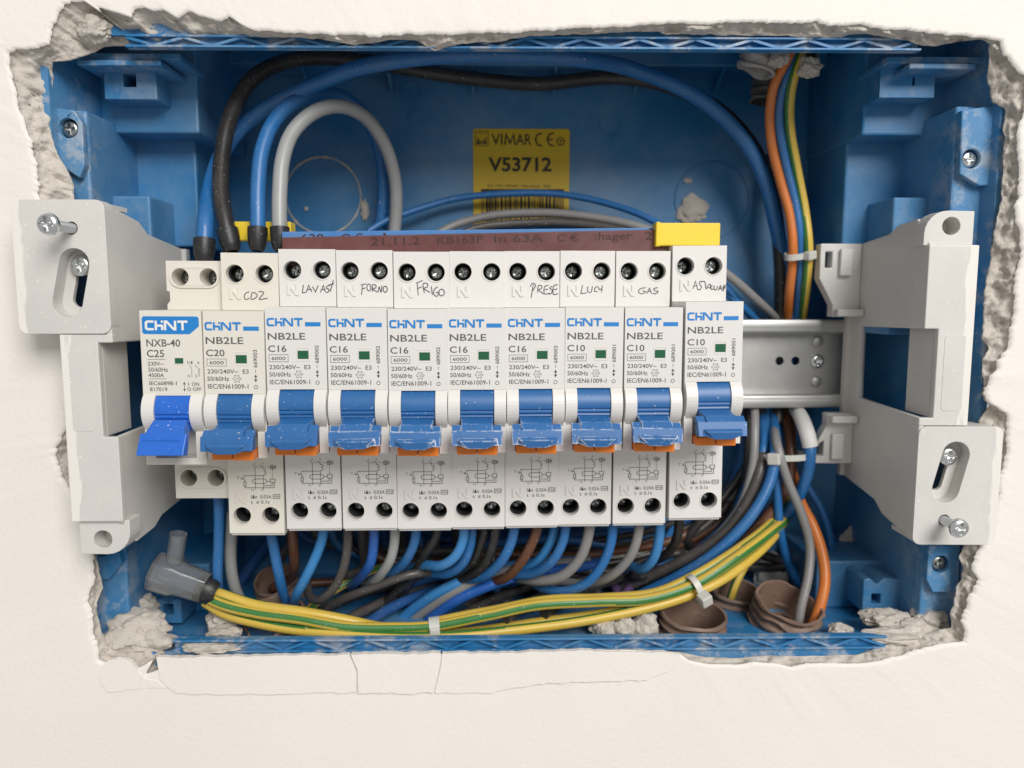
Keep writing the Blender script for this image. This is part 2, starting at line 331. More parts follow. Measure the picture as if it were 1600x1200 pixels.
for k in range(NTH):
    # spread the samples evenly along a rectangle rather than by angle
    s_ = k / NTH * 8; side = int(s_ // 2); f_ = (s_ % 2) - 1
    u, v = [(1, f_), (-f_, 1), (-1, -f_), (f_, -1)][side]
    th = math.atan2(v, u) % (2 * math.pi)
    ro, ri = sample(TO, th), sample(TI, th)
    jx, jy = unpolar(th, ro)
    jag = 3.0 * fnoise((jx, jy, 3), 0.035, 5) + 2.2 * fnoise((jx, jy, 9), 0.2, 4)
    bottom = (v > 0.99 and abs(u) < 0.8)
    if bottom: jag *= 0.35
    ro += jag; ri += 2.6 * fnoise((jx, jy, 21), 0.045, 5) * (0.5 if bottom else 1); ri = min(ri, ro - 2.0)
    wd = ro - ri; D = min(9.5, 2.0 + 0.10 * wd)
    sc = 640 / max(abs(u), abs(v)) * math.hypot(u, v)
    far = max(ro + 300, min(1200, 900 / max(abs(u), abs(v)) * math.hypot(u, v)) + 200)
    col = []
    for t in (1.0, 0.55, 0.3, 0.16, 0.08, 0.035, 0.012):
        rr = ro + (far - ro) * t; x, y = unpolar(th, rr)
        dz = 0.25 * fnoise((x, y, 0), 0.006, 3) * min(1, t * 12) - (0.35 * max(0, fnoise((x, y, 5), 0.02, 3)) if t < 0.1 else 0)
        col.append(P(x, y, dz))
    x, y = unpolar(th, ro); col.append(P(x, y, 0.05)); x, y = unpolar(th, ro - 0.8); col.append(P(x, y, 0.7))
    for j in range(1, NPL + 1):
        t = j / NPL; rr = (ro - 0.8) + (ri - ro + 0.8) * t; x, y = unpolar(th, rr)
        dp = 0.7 + (D - 0.7) * (t ** 0.8); am = min(1.0, wd / 14) * math.sin(math.pi * min(1, t * 0.9 + 0.05))
        dp += am * (2.6 * fnoise((x, y, 1), 0.035, 3) + 0.7 * fnoise((x, y, 2), 0.15, 4))
        col.append(P(x, y, max(0.5, dp)))
    x, y = unpolar(th, ri); q = P(x, y, D); d = Vector((q.x - P(*WC, 0).x, 0, q.z - P(*WC, 0).z)).normalized()
    col.append(q + d * 1.2 + Vector((0, 1.5, 0))); col.append(q + d * 4 + Vector((0, 4, 0)))
    rings.append(col)
m = len(rings[0]); vs = [v for c in rings for v in c]; fs = []; mi = []
for k in range(NTH):
    for j in range(m - 1):
        a, b = k * m + j, ((k + 1) % NTH) * m + j; fs.append((a, b, b + 1, a + 1)); mi.append(0 if j < 7 else 1)
wall.add(vs, fs); wall.m = mi
wo = link('wall', wall.mesh('wall', ['paint', 'plaster'], 'all')); wo['kind'] = 'structure'; wo['_org'] = (0, 0, 0)
# plastered-over strip under the box: four cracked pieces standing a hair proud of the wall
def jagline(a, b, n, amp, seed):
    out = []
    for i in range(n):
        t = i / n; x, y = a[0] + (b[0] - a[0]) * t, a[1] + (b[1] - a[1]) * t
        e = 1 if 0 < i else 0; out.append((x, y + e * amp * fnoise((x * 1.0, y, seed), 0.05, 4)))
    return out
def plaster_piece(pts, yf, amp=2.4, seed=1):
    poly = []; yf *= 1.5
    for i in range(len(pts)):
        a, b = pts[i], pts[(i + 1) % len(pts)]; n = max(2, int(math.hypot(a[0] - b[0], a[1] - b[1]) / 7)); poly += jagline(a, b, n, amp, seed)
    q = [P(x, y, yf) for x, y in poly]
    mb = MB(); mb.plate([(p.x, p.z) for p in q], [], yf, 0.9); return mb
for pts, yf in (([(244,1027),(400,1025),(546,1023),(551,1034),(556,1048),(557,1082),(400,1085),(300,1085),(276,1083),(250,1062)], -0.55),
                ([(548,1023),(688,1021),(686,1040),(680,1066),(676,1083),(620,1084),(559.5,1083),(559,1047),(553,1034)], -0.75),
                ([(691,1021),(800,1020),(900,1017),(1030,1019),(1063,1023),(1068,1034),(1058,1043),(1012,1063),(900,1066),(840,1069),(800,1075),(770,1083),(679,1083),(683,1066),(689,1040)], -0.55),
                ([(170,1031),(188,1030),(204,1034),(214,1047),(221,1058),(218,1077),(190,1080),(168,1081),(157,1070),(156,1045)], -0.45),
                ([(223,1059),(246,1064),(262,1075),(220,1076)], -0.25)):
    o = part('plaster_piece', plaster_piece(pts, yf, seed=pts[0][0]), 'paint', wo, bevel=0.18)

# ================================================================== BLUE FLUSH BOX
box = root('flush_mounting_box', (9, 40, -115), 'blue plastic flush-mounted electrical box sunk into the plaster wall', 'electrical box')
X0, X1, Z0, Z1, YF, YB = -141.5, 159.5, -115.5, 80.5, 6.0, 80.0
x0b, x1b, z0b, z1b = -131.0, 146.0, -120.0, 98.0
def slab(a, b, c, d, off):                # quad a,b (front) c,d (back) thickened
    off = Vector(off); a, b, c, d = map(Vector, (a, b, c, d)); mb = MB(); mb.hexa([a, b, c, d], [p + off for p in (a, b, c, d)]); return mb
part('side_wall', slab((X0, YF, -121), (X0, YF, 99), (x0b, YB, z1b), (x0b, YB, z0b), (-2.2, 0, 0)), 'blue', box)
part('side_wall', slab((X1, YF, -121), (X1, YF, 99), (x1b, YB, z1b), (x1b, YB, z0b), (2.2, 0, 0)), 'blue', box)
tw = slab((X0, YF + 1, 97), (X1, YF + 1, 97), (x1b, YB, z1b + 2), (x0b, YB, z1b + 2), (0, 0, 1.5)); part('top_wall', tw, 'blue', box)
CONDUITS = [(1083, 956, 20, 12.2, (0.05, -0.10, 1)), (1234, 940, 25, 12.4, (0.14, -0.26, 1)), (1150, 920, 46, 10.0, (0.05, -0.15, 1))]   # the knocked-out openings in the floor
fl_holes = []
for px, py, y, r, ax in CONDUITS:
    c = P(px, py, y); k = (-119.5 - c.z) / ax[2]; fl_holes.append(circ(c.x + ax[0] * k, c.y + ax[1] * k, r - 0.8, 28))
bw = MB(); bw.plate([(X0, YF - 1), (X1, YF - 1), (x1b, YB), (x0b, YB)], fl_holes, -120.5, -119.0, axis='z'); part('bottom_wall', bw, 'blue', box)
bk = MB(); bk.box(x0b - 3, x1b + 3, YB, YB + 2.5, z0b - 3, z1b + 4); back = part('back_panel', bk, 'blue', box)
# knock-out rings and moulded marks on the back panel
for px, py, r, wd_, h in ((505, 306, 15.6, 0.9, 0.9), (1112, 312, 15.5, 0.35, 0.5), (642, 141, 3.8, 0.4, 0.4), (650, 182, 3.4, 0.3, 0.3), (952, 196, 4.2, 0.3, 0.3)):
    c = P(px, py, YB); mb = MB(); mb.plate(circ(c.x, c.z, r + wd_ / 2, 48), [circ(c.x, c.z, r - wd_ / 2, 48)], YB - h, YB + 0.4)
    if px == 505:
        mb = MB(); n_ = 120; ri_ = []; ro_ = []
        for i_ in range(n_):
            an = 2 * math.pi * i_ / n_; k_ = 0.55 + 0.75 * max(0, fnoise((math.cos(an) * 3, math.sin(an) * 3, 4), 1.3, 3)); ri_.append((c.x + (r - k_ / 2) * math.cos(an), c.z + (r - k_ / 2) * math.sin(an))); ro_.append((c.x + (r + k_ / 2) * math.cos(an), c.z + (r + k_ / 2) * math.sin(an)))
        mb.plate(ro_, [ri_], YB - 0.5, YB + 0.2)
    part('knockout_ring', mb, 'plaster' if px == 505 else 'blue', back, bevel=0.12)
# stepped ledges along the top wall and back-corner columns
lg = MB(); lg.box(-118, 128, 64, 79.5, 91, 97.8); part('top_ledge', lg, 'blue', box, bevel=0.6)
for i in range(6):
    x = -78 + i * 33; g = MB(); g.add([(x, 64, 91.2), (x + 1.2, 64, 91.2), (x + 1.2, 79, 91.2), (x, 79, 91.2), (x, 79, 84), (x + 1.2, 79, 84)],
        [(0, 1, 2, 3), (3, 2, 5, 4), (0, 4, 5, 1), (0, 3, 4), (1, 5, 2)]); part('gusset', g, 'blue', box)
for sx, xa, xb in ((-1, X0 + 2, -112), (1, 128, X1 - 2)):
    c1 = MB(); c1.box(min(xa, xb), max(xa, xb), 45, 79.6, 20, 66); part('corner_column', c1, 'blue', box, bevel=0.8)
    c2 = MB(); c2.box(xa if sx < 0 else 137, -121 if sx < 0 else xb, 26, 79.4, -12, 36) ; part('wall_step', c2, 'blue', box, bevel=0.8)
# four screw posts with a square socket each
def post(pxc, pyc, hole_px, w_px, h_px, body, y0, y1, flip=1):
    c = P(pxc, pyc, y0); s_ = 240 + y0; k = s_ / F_PX
    hw, hh = w_px * k / 2, h_px * k / 2; hx = P(hole_px[0], hole_px[1], y0); a, b = hole_px[2] * k / 2, hole_px[3] * k / 2
    p = MB(); out = [(c.x - hw, c.z - hh), (c.x + hw, c.z - hh), (c.x + hw, c.z + hh * 0.9), (hx.x + a + 1, c.z + hh), (hx.x, c.z + hh * 0.62), (hx.x - a - 1, c.z + hh), (c.x - hw, c.z + hh * 0.9)]
    p.plate(out, [[(hx.x - a, hx.z - b), (hx.x + a, hx.z - b), (hx.x + a, hx.z + b), (hx.x - a, hx.z + b)]], y0, y1)
    o = part('screw_socket', p, 'blue', box, bevel=0.45)
    d = MB(); d.box(hx.x - a - .3, hx.x + a + .3, y1 - 5, y1 - 4, hx.z - b - .3, hx.z + b + .3); part('socket_bottom_shade', d, 'hole_shade', o)  # black plate paints the shade at the bottom of the socket
    q = MB(); (xa, xb, za, zb, ya) = body; q.box(xa, xb, ya, 79.3, za, zb); part('screw_post', q, 'blue', box, bevel=0.8)
post(203, 128, (202, 122, 19, 25), 78, 50, (-139, -105, 58, 95, 31), 20, 44)
post(1418, 127, (1428, 122, 4, 22), 84, 48, (127, 156, 58, 95, 31), 20, 44)
post(255, 955, (263, 952, 17, 18), 58, 40, (-135, -112, -119, -100, 40), 26, 52)
post(1378, 930, (1369, 936, 15, 17), 62, 58, (122, 150, -119, -100, 40), 26, 54)
for xa, xb in ((-141, -103.5), (126, 159)):                           # ribbed shelf above each upper post
    q = MB(); q.box(xa, xb, 14, 34, 77.2, 79.4); q.box(xa + 6, xb - 5, 11, 30, 74.6, 76.4); part('post_shelf', q, 'blue', box, bevel=0.4)
# lattice rims along the top and the bottom edge
def rim(px0, px1, py_in, py_out, y, n, name):
    a, b = P(px0, py_in, y), P(px1, py_in, y); o = P(px0, py_out, y); zi, zo = a.z, o.z; t = 0.7 * (1 if zo > zi else -1)
    r1 = MB(); r1.box(a.x, b.x, y, y + 3.2, min(zi, zi + t), max(zi, zi + t)); ra = part('rim_strip', r1, 'blue', box, bevel=0.15)
    r2 = MB(); r2.box(a.x, b.x, y + 0.4, y + 3.2, min(zo, zo + t), max(zo, zo + t)); part('rim_strip', r2, 'blue', box, bevel=0.15)
    fl = MB(); fl.box(a.x, b.x, y + 2.6, y + 3.4, min(zi + t, zo), max(zi + t, zo)); part('rim_floor', fl, 'blue', box)
    ex = 9 * (1 if zo > zi else -1); f5 = MB(); f5.box(a.x - 8, b.x + 8, y + 1.6, y + 3.0, min(zo + t, zo + ex), max(zo + t, zo + ex)); part('rim_flange', f5, 'blue', box)
    st = (b.x - a.x) / n
    for i in range(n):
        xa = a.x + i * st
        for p, q in (((xa, zo), (xa + st / 2, zi + t)), ((xa + st / 2, zi + t), (xa + st, zo))):
            d = Vector((q[0] - p[0], 0, q[1] - p[1])).normalized(); nn = Vector((-d.z, 0, d.x)) * 0.42
            g = MB(); f4 = [Vector((p[0], y + 0.8, p[1])) - nn, Vector((q[0], y + 0.8, q[1])) - nn, Vector((q[0], y + 0.8, q[1])) + nn, Vector((p[0], y + 0.8, p[1])) + nn]
            g.hexa(f4, [v + Vector((0, 1.7, 0)) for v in f4]); part('rim_rib', g, 'blue', box)
rim(195, 1440, 73, 56, 4.0, 14, 'top'); rim(268, 1386, 1001, 1019, 3.0, 13, 'bottom')
# screw tabs at the four corners of the box, each with its screw
def cross_screw(mb, c, axis, rh, mi=0, shaft=0, rs=1.5, slot=0.28):
    """Pan head with a cut cross."""
    c = Vector(c); ax = Vector(axis).normalized(); a = ax.orthogonal().normalized()
    if abs(ax.y) > 0.9: a = Vector((1, 0, 0))
    a = (a - ax * a.dot(ax)).normalized(); b = ax.cross(a)
    h = rh * 0.55; n = 56; prof = [(1.0, 0), (0.985, 0.3 * h), (0.93, 0.52 * h), (0.84, 0.70 * h), (0.74, 0.82 * h), (0.66, 0.88 * h), (0.64, 0.89 * h), (0.52, 0.94 * h), (0.40, 0.97 * h), (0.3, 0.99 * h), (0.2, h), (0.1, h), (0.0, h)]
    vs = []; fs = []
    for r_, hh in prof[:-1]:
        for j in range(n):
            an = 2 * math.pi * j / n; x, y = math.cos(an) * r_ * rh, math.sin(an) * r_ * rh; d = 0
            if r_ < 0.65 and (abs(x) < rh * slot * .55 or abs(y) < rh * slot * .55): d = -0.75 * h * (1.25 - r_)
            vs.append(c + a * x + b * y + ax * (hh + d))
    k = len(prof) - 1
    for i in range(k - 1):
        for j in range(n): fs.append((i * n + j, i * n + (j + 1) % n, (i + 1) * n + (j + 1) % n, (i + 1) * n + j))
    vs.append(c + ax * (h * 0.1)); fs += [((k - 1) * n + j, (k - 1) * n + (j + 1) % n, k * n) for j in range(n)]
    mb.add(vs, fs, mi)
    if shaft:
        pr = []; t = 0
        while t < shaft: pr += [(rs, -t), (rs * 0.78, -t - 0.35)]; t += 0.7
        mb.lathe(pr, c, ax, 16, mi)
    return mb
for px, py, pts in ((106, 200, [(84,168),(116,172),(128,192),(132,258),(124,278),(100,262),(82,225)]),
                    (1518, 248, [(1503,172),(1572,162),(1566,290),(1530,290),(1500,272)]),
                    (157, 856, [(146,825),(176,830),(190,880),(170,905),(150,905)]),
                    (1470, 882, [(1452,852),(1500,852),(1498,925),(1458,925),(1448,905)])):
    q = [P(x, y, 9) for x, y in pts]; c = P(px, py, 9); mb = MB(); mb.plate([(p.x, p.z) for p in q], [circ(c.x, c.z, 3.1, 20)], 9, 12)
    t = part('screw_tab', mb, 'blue', box, bevel=0.4)
    bkp = MB(); bkp.plate(circ(c.x, c.z, 3.6, 20), [], 12.05, 13); part('screw_seat_shade', bkp, 'hole_shade', t)  # black disc behind the screw is the painted shade of its hole
    s1 = MB(); cross_screw(s1, (c.x, 11.3, c.z), (0, -1, 0), 2.75); part('screw', s1, 'dark_screw' if px != 1518 else 'screw', t, smooth=35)
    xi = max(p.x for p in q) if px < 800 else min(p.x for p in q); xo = X0 - 1 if px < 800 else X1 + 1
    zt_ = max(p.z for p in q); zb2 = -12 if py < 500 else -119.5; zt_ = zt_ if py < 500 else zt_ + 8
    w_ = MB(); w_.box(min(xi, xo), max(xi, xo), 12.15, 79.1, zb2, zt_); part('wall_panel', w_, 'blue', box, bevel=0.8)
# yellow sticker
sa, sb = P(739, 201, 79.6), P(889, 352, 79.6); zt, zb_ = sa.z, sb.z - 6; xa, xb = sa.x, sb.x
mb = MB(); mb.plate(rrect(xa, xb, zb_, zt, 1.2), [], 79.55, 79.95)
st = part('sticker', mb, 'label_yellow', back, label='yellow type sticker with barcode on the back of the box')
pr = MB(); yl = 79.45
def lx(z): return xa + (z - 285) / (1335 - 285) * (xb - xa)
kz = (xb - xa) / (1335 - 285)
def lz(z): return zt - (z - 72) * kz
put_text(pr, 'VI', lx(485), lx(606), lz(242), lz(128), yl, 0.01); put_text(pr, 'AR', lx(752), lx(918), lz(242), lz(128), yl, 0.01)
pr.ribbon([(lx(632), lz(242)), (lx(645), lz(132)), (lx(686), lz(225)), (lx(727), lz(132)), (lx(740), lz(242))], 0.72, yl - 0.02)
pr.ribbon([(lx(1035), lz(118)), (lx(985), lz(130)), (lx(962), lz(180)), (lx(985), lz(240)), (lx(1035), lz(254))], 0.62, yl)
pr.ribbon([(lx(1165), lz(118)), (lx(1115), lz(130)), (lx(1092), lz(180)), (lx(1115), lz(240)), (lx(1165), lz(254))], 0.62, yl)
pr.ribbon([(lx(1096), lz(184)), (lx(1155), lz(184))], 0.6, yl - 0.03)
pr.ribbon(circ(lx(1235), lz(205), 1.55, 20), 0.4, yl, closed=True); pr.ribbon([(lx(1210), lz(195)), (lx(1260), lz(195))], 0.35, yl - .03); pr.ribbon([(lx(1235), lz(195)), (lx(1235), lz(232))], 0.35, yl - .06)
put_text(pr, 'V53712', lx(450), lx(1140), lz(528), lz(372), yl, 0.028)
put_text(pr, 'DA 1992 VIMAR - Marostica - Italy', lx(440), lx(1135), lz(702), lz(662), yl)
pr.ribbon([(lx(308), lz(100)), (lx(448), lz(100)), (lx(448), lz(252)), (lx(308), lz(252))], 0.25, yl, closed=True)
pr.ribbon([(lx(325), lz(120)), (lx(430), lz(120))], 0.2, yl - .02)
pr.ribbon([(lx(325), lz(170)), (lx(378), lz(222)), (lx(430), lz(170))], 0.5, yl)
pr.add([(lx(318), yl, lz(236)), (lx(328), yl, lz(190)), (lx(372), yl, lz(236))], [(0, 1, 2)]); pr.add([(lx(388), yl, lz(236)), (lx(428), yl, lz(190)), (lx(432), yl, lz(236))], [(0, 1, 2)])
part('lettering', pr, 'label_black', st)
bc = MB(); bc.box(lx(370), lx(1275), yl, yl + .1, lz(738), lz(712)); z = 372; rnd = random.Random(3)
while z < 1270:
    wdt = rnd.choice((5, 9, 9, 18, 26)); bc.box(lx(z), lx(min(z + wdt, 1275)), yl, yl + .1, lz(1060), lz(738.5)); z += wdt + rnd.choice((7, 11, 11, 20))
part('barcode', bc, 'label_black', st)

# ================================================================== mounting assembly: it is skewed, its left end pulled out of the wall
AL = R(2.6); TA = math.tan(AL)
def asm(x, y): return y + x * TA                                    # depth of an assembly point at x
ZR = -24.6                                                           # height of the rail's middle
# ---- DIN rail
rl = root('din_rail', (6, asm(6, 47), ZR), 'galvanised steel mounting rail behind the breakers, bare at its right end', 'rail')
rl.rotation_euler.z = AL; rl['_org'] = (0, 0, 0)
def strip_profile(prof, xa, xb, th):
    mb = MB(); n = len(prof); fr = []; bk_ = []
    for i, (y, z) in enumerate(prof):
        a = prof[max(i - 1, 0)]; b = prof[min(i + 1, n - 1)]; d = Vector((b[0] - a[0], b[1] - a[1])).normalized(); nn = Vector((-d.y, d.x)) * th
        fr.append((y, z)); bk_.append((y + nn.x, z + nn.y))
    loop = fr + bk_[::-1]; vs = [(x, y, z) for x in (xa, xb) for y, z in loop]; k = len(loop)
    fs = [(i, (i + 1) % k, (i + 1) % k + k, i + k) for i in range(k)] + [(i, i + 1, k - 2 - i, k - 1 - i) for i in range(n - 1)] + [(k + i, 2 * k - 1 - i, 2 * k - 2 - i, k + i + 1) for i in range(n - 1)]
    return mb.add(vs, fs)
def arc(cy, cz, r, a0, a1, n=5): return [(cy + r * math.cos(R(a0 + (a1 - a0) * i / n)), cz + r * math.sin(R(a0 + (a1 - a0) * i / n))) for i in range(n + 1)]
lip = [(1.4, 17.5)] + [(0.4, 17.2), (0.0, 16.4), (0.0, 14.2)] + arc(1.5, 13.4, 1.5, 160, 250, 4) + [(6.2, 12.0)]
part('rail_lip', strip_profile(lip, -128, 132, 0.9), 'rail', rl, smooth=30)
part('rail_lip', strip_profile([(y, -z) for y, z in lip][::-1], -128, 132, 0.9), 'rail', rl, smooth=30)
wb = MB(); hx_ = [circ(105.5, 0.8, 1.75, 18), circ(112.0, 0.8, 1.75, 18)]
wb.plate([(-128, -12.2), (132, -12.2), (132, 12.2), (-128, 12.2)], hx_, 6.1, 7.2); web = part('rail_web', wb, 'rail', rl, smooth=30)
for z in (8.6, -7.6):
    mb = MB(); mb.lathe([(2.3, 0), (2.2, .5), (1.6, .9), (0.01, 1.1)], (120.6, 6.1, z), (0, -1, 0), 20); part('rivet', mb, 'rail', rl, smooth=50)
mb = MB(); cross_screw(mb, (120.6, 6.0, 0.6), (0, -1, 0), 2.9); part('screw', mb, 'screw', rl, smooth=35)
# ---- brackets: the same moulding, one turned half a turn
def bracket(name, label, depth_screw, sz):
    rt = link(name, None); rt['_org'] = (0, 0, 0); tag(rt, label, 'bracket', None)
    sl = stadium(11.0, -30.5, 5.9, 4.4, -13); hole = circ(9.9, -46.4, 1.9, 18)
    fl = MB(); fl.plate(rrect(0, 27, -54.6, -15.5, 2.6), [sl, hole], 0, 5.2)
    plate = part('flange', fl, 'bracket_flange', rt, bevel=0.55)
    # the slot's floor with its narrower keyhole
    f2 = MB(); key = stadium(10.4, -30.5, 5.2, 2.1, -13)
    f2.plate(stadium(11.0, -30.5, 6.2, 5.0, -13), [key], 5.25, 7.0); part('slot_floor', f2, 'bracket', rt, bevel=0.2)
    f3 = MB(); f3.box(1.0, 26, 5.2, 16, -54, -52.6); f3.box(25, 26.4, 5.25, 16, -52, -16); f3.box(1.0, 26, 5.2, 16, -17.4, -15.9); part('flange_rib', f3, 'bracket', rt)
    cl = MB(); cl.plate([(0, -15.3), (0, -12.8), (4.4, -12.8), (4.4, 15.8), (0, 15.8), (0, 42), (15.6, 42), (15.6, -15.3)], [], 0.35, 3.0); part('column', cl, 'bracket_column', rt, bevel=0.35)
    pn = MB(); pn.plate(rrect(6.6, 13.2, -10.5, 14.0, 1.3), [], 0.22, 0.5); part('raised_panel', pn, 'bracket', rt, bevel=0.1)
    cw = MB(); cw.box(4.4, 6.0, 3.05, 18, -12.8, 15.8); cw.box(15.0, 16.0, 3.05, 17, -15, 41.5); part('column_web', cw, 'bracket', rt)
    lg_ = MB(); o_ = [(14.2, 42.0), (14.2, 52.6), (6, 52.8)] + [(6 + 7.2 * math.cos(R(a)), 45.6 + 7.2 * math.sin(R(a))) for a in (105, 120, 135, 150, 165, 180)] + [(-1.2, 42.0)]
    lg_.plate(o_, [circ(7.2, 48.0, 2.8, 22)], 1.8, 9.0); part('lug', lg_, 'bracket', rt, bevel=0.4)
    lb = MB(); lb.plate(circ(7.2, 48.0, 3.2, 20), [], 9.05, 9.6); part('lug_seat', lb, 'bracket', rt)
    sw = MB(); sw.plate([(0.6, -52), (0.6, -12.8), (46, -11.8), (46, 15.0), (0.6, 15.8), (0.6, 42), (9, 51), (22, 50.2), (28, 47.6), (56, 45.5), (56, -44), (28, -47), (22, -50.5), (9, -52.5)],
                        [], 0.15, 1.9, axis='x'); part('side_web', sw, 'bracket', rt, bevel=0.4)
    for sg, ze in ((1, 46), (-1, 38)):
        ft = MB(); ol = [(-15.5, ze), (0.1, ze), (0.1, 18.6), (-10, 18.6), (-10, 23), (-15.5, 33)]
        ol = [(x, z * sg) for x, z in ol]; hl = [(x, z * sg) for x, z in [(-13.6, ze - 9), (-11.0, ze - 9), (-11.0, ze - 3), (-13.6, ze - 3)]]
        ft.plate(ol, [hl], 47.5, 53); ft.box(-8.5, -4, 45.5, 47.4, min((ze - 12) * sg, (ze - 2) * sg), max((ze - 12) * sg, (ze - 2) * sg)); ft.box(-9.8, -0.1, 43.0, 47.3, min(18.8 * sg, 21.5 * sg), max(18.8 * sg, 21.5 * sg))
        part('foot', ft, 'bracket', rt, bevel=0.4)
    bs = MB(); bs.box(-1.5, 6, 54, 57, -44, 45); part('back_strip', bs, 'bracket', rt)
    s1 = MB(); cross_screw(s1, (9.9, -depth_screw, -46.4), (0, -1, 0), 3.15, shaft=depth_screw + 8, rs=1.55); part('loose_screw', s1, 'screw', rt, smooth=35)
    s2 = MB(); cross_screw(s2, (10.9 + sz * 0.23, 4.2, -30.5 + sz), (0, -1, 0), 3.2, shaft=12, rs=1.6); part('slot_screw', s2, 'screw', rt, smooth=35)
    ck = MB(); ck.plate(stadium(10.4, -30.5, 5.6, 3.0, -13), [], 17, 18); part('slot_shade', ck, 'hole_shade', rt)  # black plate added behind the keyhole as painted shade
    return rt
br = bracket('rail_bracket', 'grey plastic rail bracket on the right, wide flange at its lower end', 8.0, 4.6)
br.location = Vector((134.2, -3.2, ZR)) * S; br.rotation_euler.z = R(-1.5)
bl = bracket('rail_bracket', 'grey plastic rail bracket on the left, wide flange at its upper end', 11.0, -5.2)
bl.location = Vector((-116.0, -14.4, ZR - 0.6)) * S
bl.rotation_euler = (0, R(180), R(0.5))

# ================================================================== CIRCUIT BREAKERS (local mm: x across, y into the wall, z up; origin at the middle of the nose face)
SH = 17.0                                                            # the terminal shoulders stand this far behind the nose
HT, HB, HX, HR = 33.4, -44.6, 4.6, 2.78                              # terminal holes
WB = 17.75
def zc(zx, zy): return ((zx - 430) / 23.2, HB + (994 - zy) / 23.2)   # the lower diagram was measured on one drawing grid
def screw_mesh():
    mb = MB(); cross_screw(mb, (0, 0, 0), (0, -1, 0), 2.35, slot=0.34); mb.lathe([(2.35, 0), (2.35, -2)], (0, 0, 0), (0, -1, 0), 24); return mb.mesh('terminal_screw', ['dark_screw'], 35)
def body_mesh(mt):
    mb = MB(); h = WB / 2
    mb.box(-h, h, 0, 7.0, -2.6, 21.9)                                # label face
    mb.plate([(-h, -2.6), (-8.35, -2.6), (-8.35, -14), (-6.2, -14), (-6.2, -21.9), (6.2, -21.9), (6.2, -14), (8.35, -14), (8.35, -2.6), (h, -2.6), (h, -22), (-h, -22)][::-1], [], 0.02, 7.0)
    mb.box(-h, h, 7.02, SH + 12, -21.98, 21.88)
    for za, zb, zh in ((21.95, 39.9, HT), (-50.6, -22.05, HB)):
        mb.plate([(-h, za), (h, za), (h, zb), (-h, zb)], [circ(-HX, zh, HR, 28), circ(HX, zh, HR, 28)], SH, SH + 13)
        for s in (-1, 1):
            mb.plate(circ(s * HX, zh, HR + 0.42, 28), [circ(s * HX, zh, HR + 0.02, 28)], SH - 0.22, SH + 0.2)
    mb.box(-h, h, SH + 13.05, 62, -50.4, 39.7)
    mb.box(-h + .3, h - .3, SH + 1.2, SH + 9, -51.6, -50.6)
    return mb.mesh('body', [mt], False)
def cyl_x(mb, xa, xb, cy, cz, r, n=40, a0=0, a1=360):
    pts = [(cy + r * math.cos(R(a0 + (a1 - a0) * i / n)), cz + r * math.sin(R(a0 + (a1 - a0) * i / n))) for i in range(n + (0 if a1 - a0 == 360 else 1))]
    return mb.plate(pts, [], xa, xb, axis='x')
def guard_mesh(s):
    mb = MB(); xa, xb = (5.15, 8.75) if s > 0 else (-8.75, -5.15)
    cyl_x(mb, xa, xb, 4.6, -8.0, 7.0, 44); return mb.mesh('switch_guard', ['guard'], False)
def barrel_mesh(mt):
    mb = MB(); pts = []
    for i in range(90):
        a = 4 * i; r = 6.7
        if 186 < a < 191 or 198 < a < 202: r = 6.3
        pts.append((4.9 + r * math.cos(R(a)), -8.0 + r * math.sin(R(a))))
    mb.plate(pts, [], -5.05, 5.05, axis='x'); return mb.mesh('switch_barrel', [mt], False)
def lever_mesh(mt):
    mb = MB()
    # neck coming off the barrel
    mb.hexa([(-4.9, -1.3, -11.0), (4.9, -1.3, -11.0), (4.6, -6.6, -12.3), (-4.6, -6.6, -12.3)], [(-4.9, 1.5, -12.8), (4.9, 1.5, -12.8), (4.6, -3.0, -14.8), (-4.6, -3.0, -14.8)])
    # shelf with its two wings
    mb.plate([(-6.9, -11.9), (-9.4, -13.8), (-7.2, -15.2), (-4.6, -13.2)], [], -4.6, 4.6, axis='x')
    for s in (-1, 1):
        xa, xb = sorted((s * 4.63, s * 7.35)); mb.plate([(-6.6, -12.3), (-8.6, -13.9), (-7.2, -15.0), (-5.2, -13.4)], [], xa, xb, axis='x')
    # front paddle
    mb.hexa([(-7.5, -9.4, -13.7), (7.5, -9.4, -13.7), (7.3, -10.4, -18.0), (-7.3, -10.4, -18.0)], [(-7.5, -6.9, -15.3), (7.5, -6.9, -15.3), (7.3, -6.8, -18.1), (-7.3, -6.8, -18.1)])
    # finger bulge under it
    mb.add([(-5.8, -10.2, -15.7), (5.8, -10.2, -15.7), (5.2, -11.6, -16.4), (-5.2, -11.6, -16.4), (-6.0, -10.45, -17.6), (6.0, -10.45, -17.6), (2.6, -11.0, -18.8), (-2.6, -11.0, -18.8), (-2.6, -7.2, -18.9), (2.6, -7.2, -18.9), (-6, -7.2, -17.75), (6, -7.2, -17.75)],
           [(0, 1, 2, 3), (3, 2, 6, 7), (0, 3, 7, 4), (1, 5, 6, 2), (7, 6, 9, 8), (4, 7, 8, 10), (5, 11, 9, 6), (0, 4, 10, 11, 5, 1), (10, 8, 9, 11)])
    return mb.mesh('lever', [mt], False)
def tab_mesh():
    mb = MB(); mb.box(-6.0, -0.2, -4.2, 3, -21.7, -19.3); mb.box(0.1, 6.0, -4.4, 3, -21.8, -19.2); return mb.mesh('trip_tab', ['orange'], False)
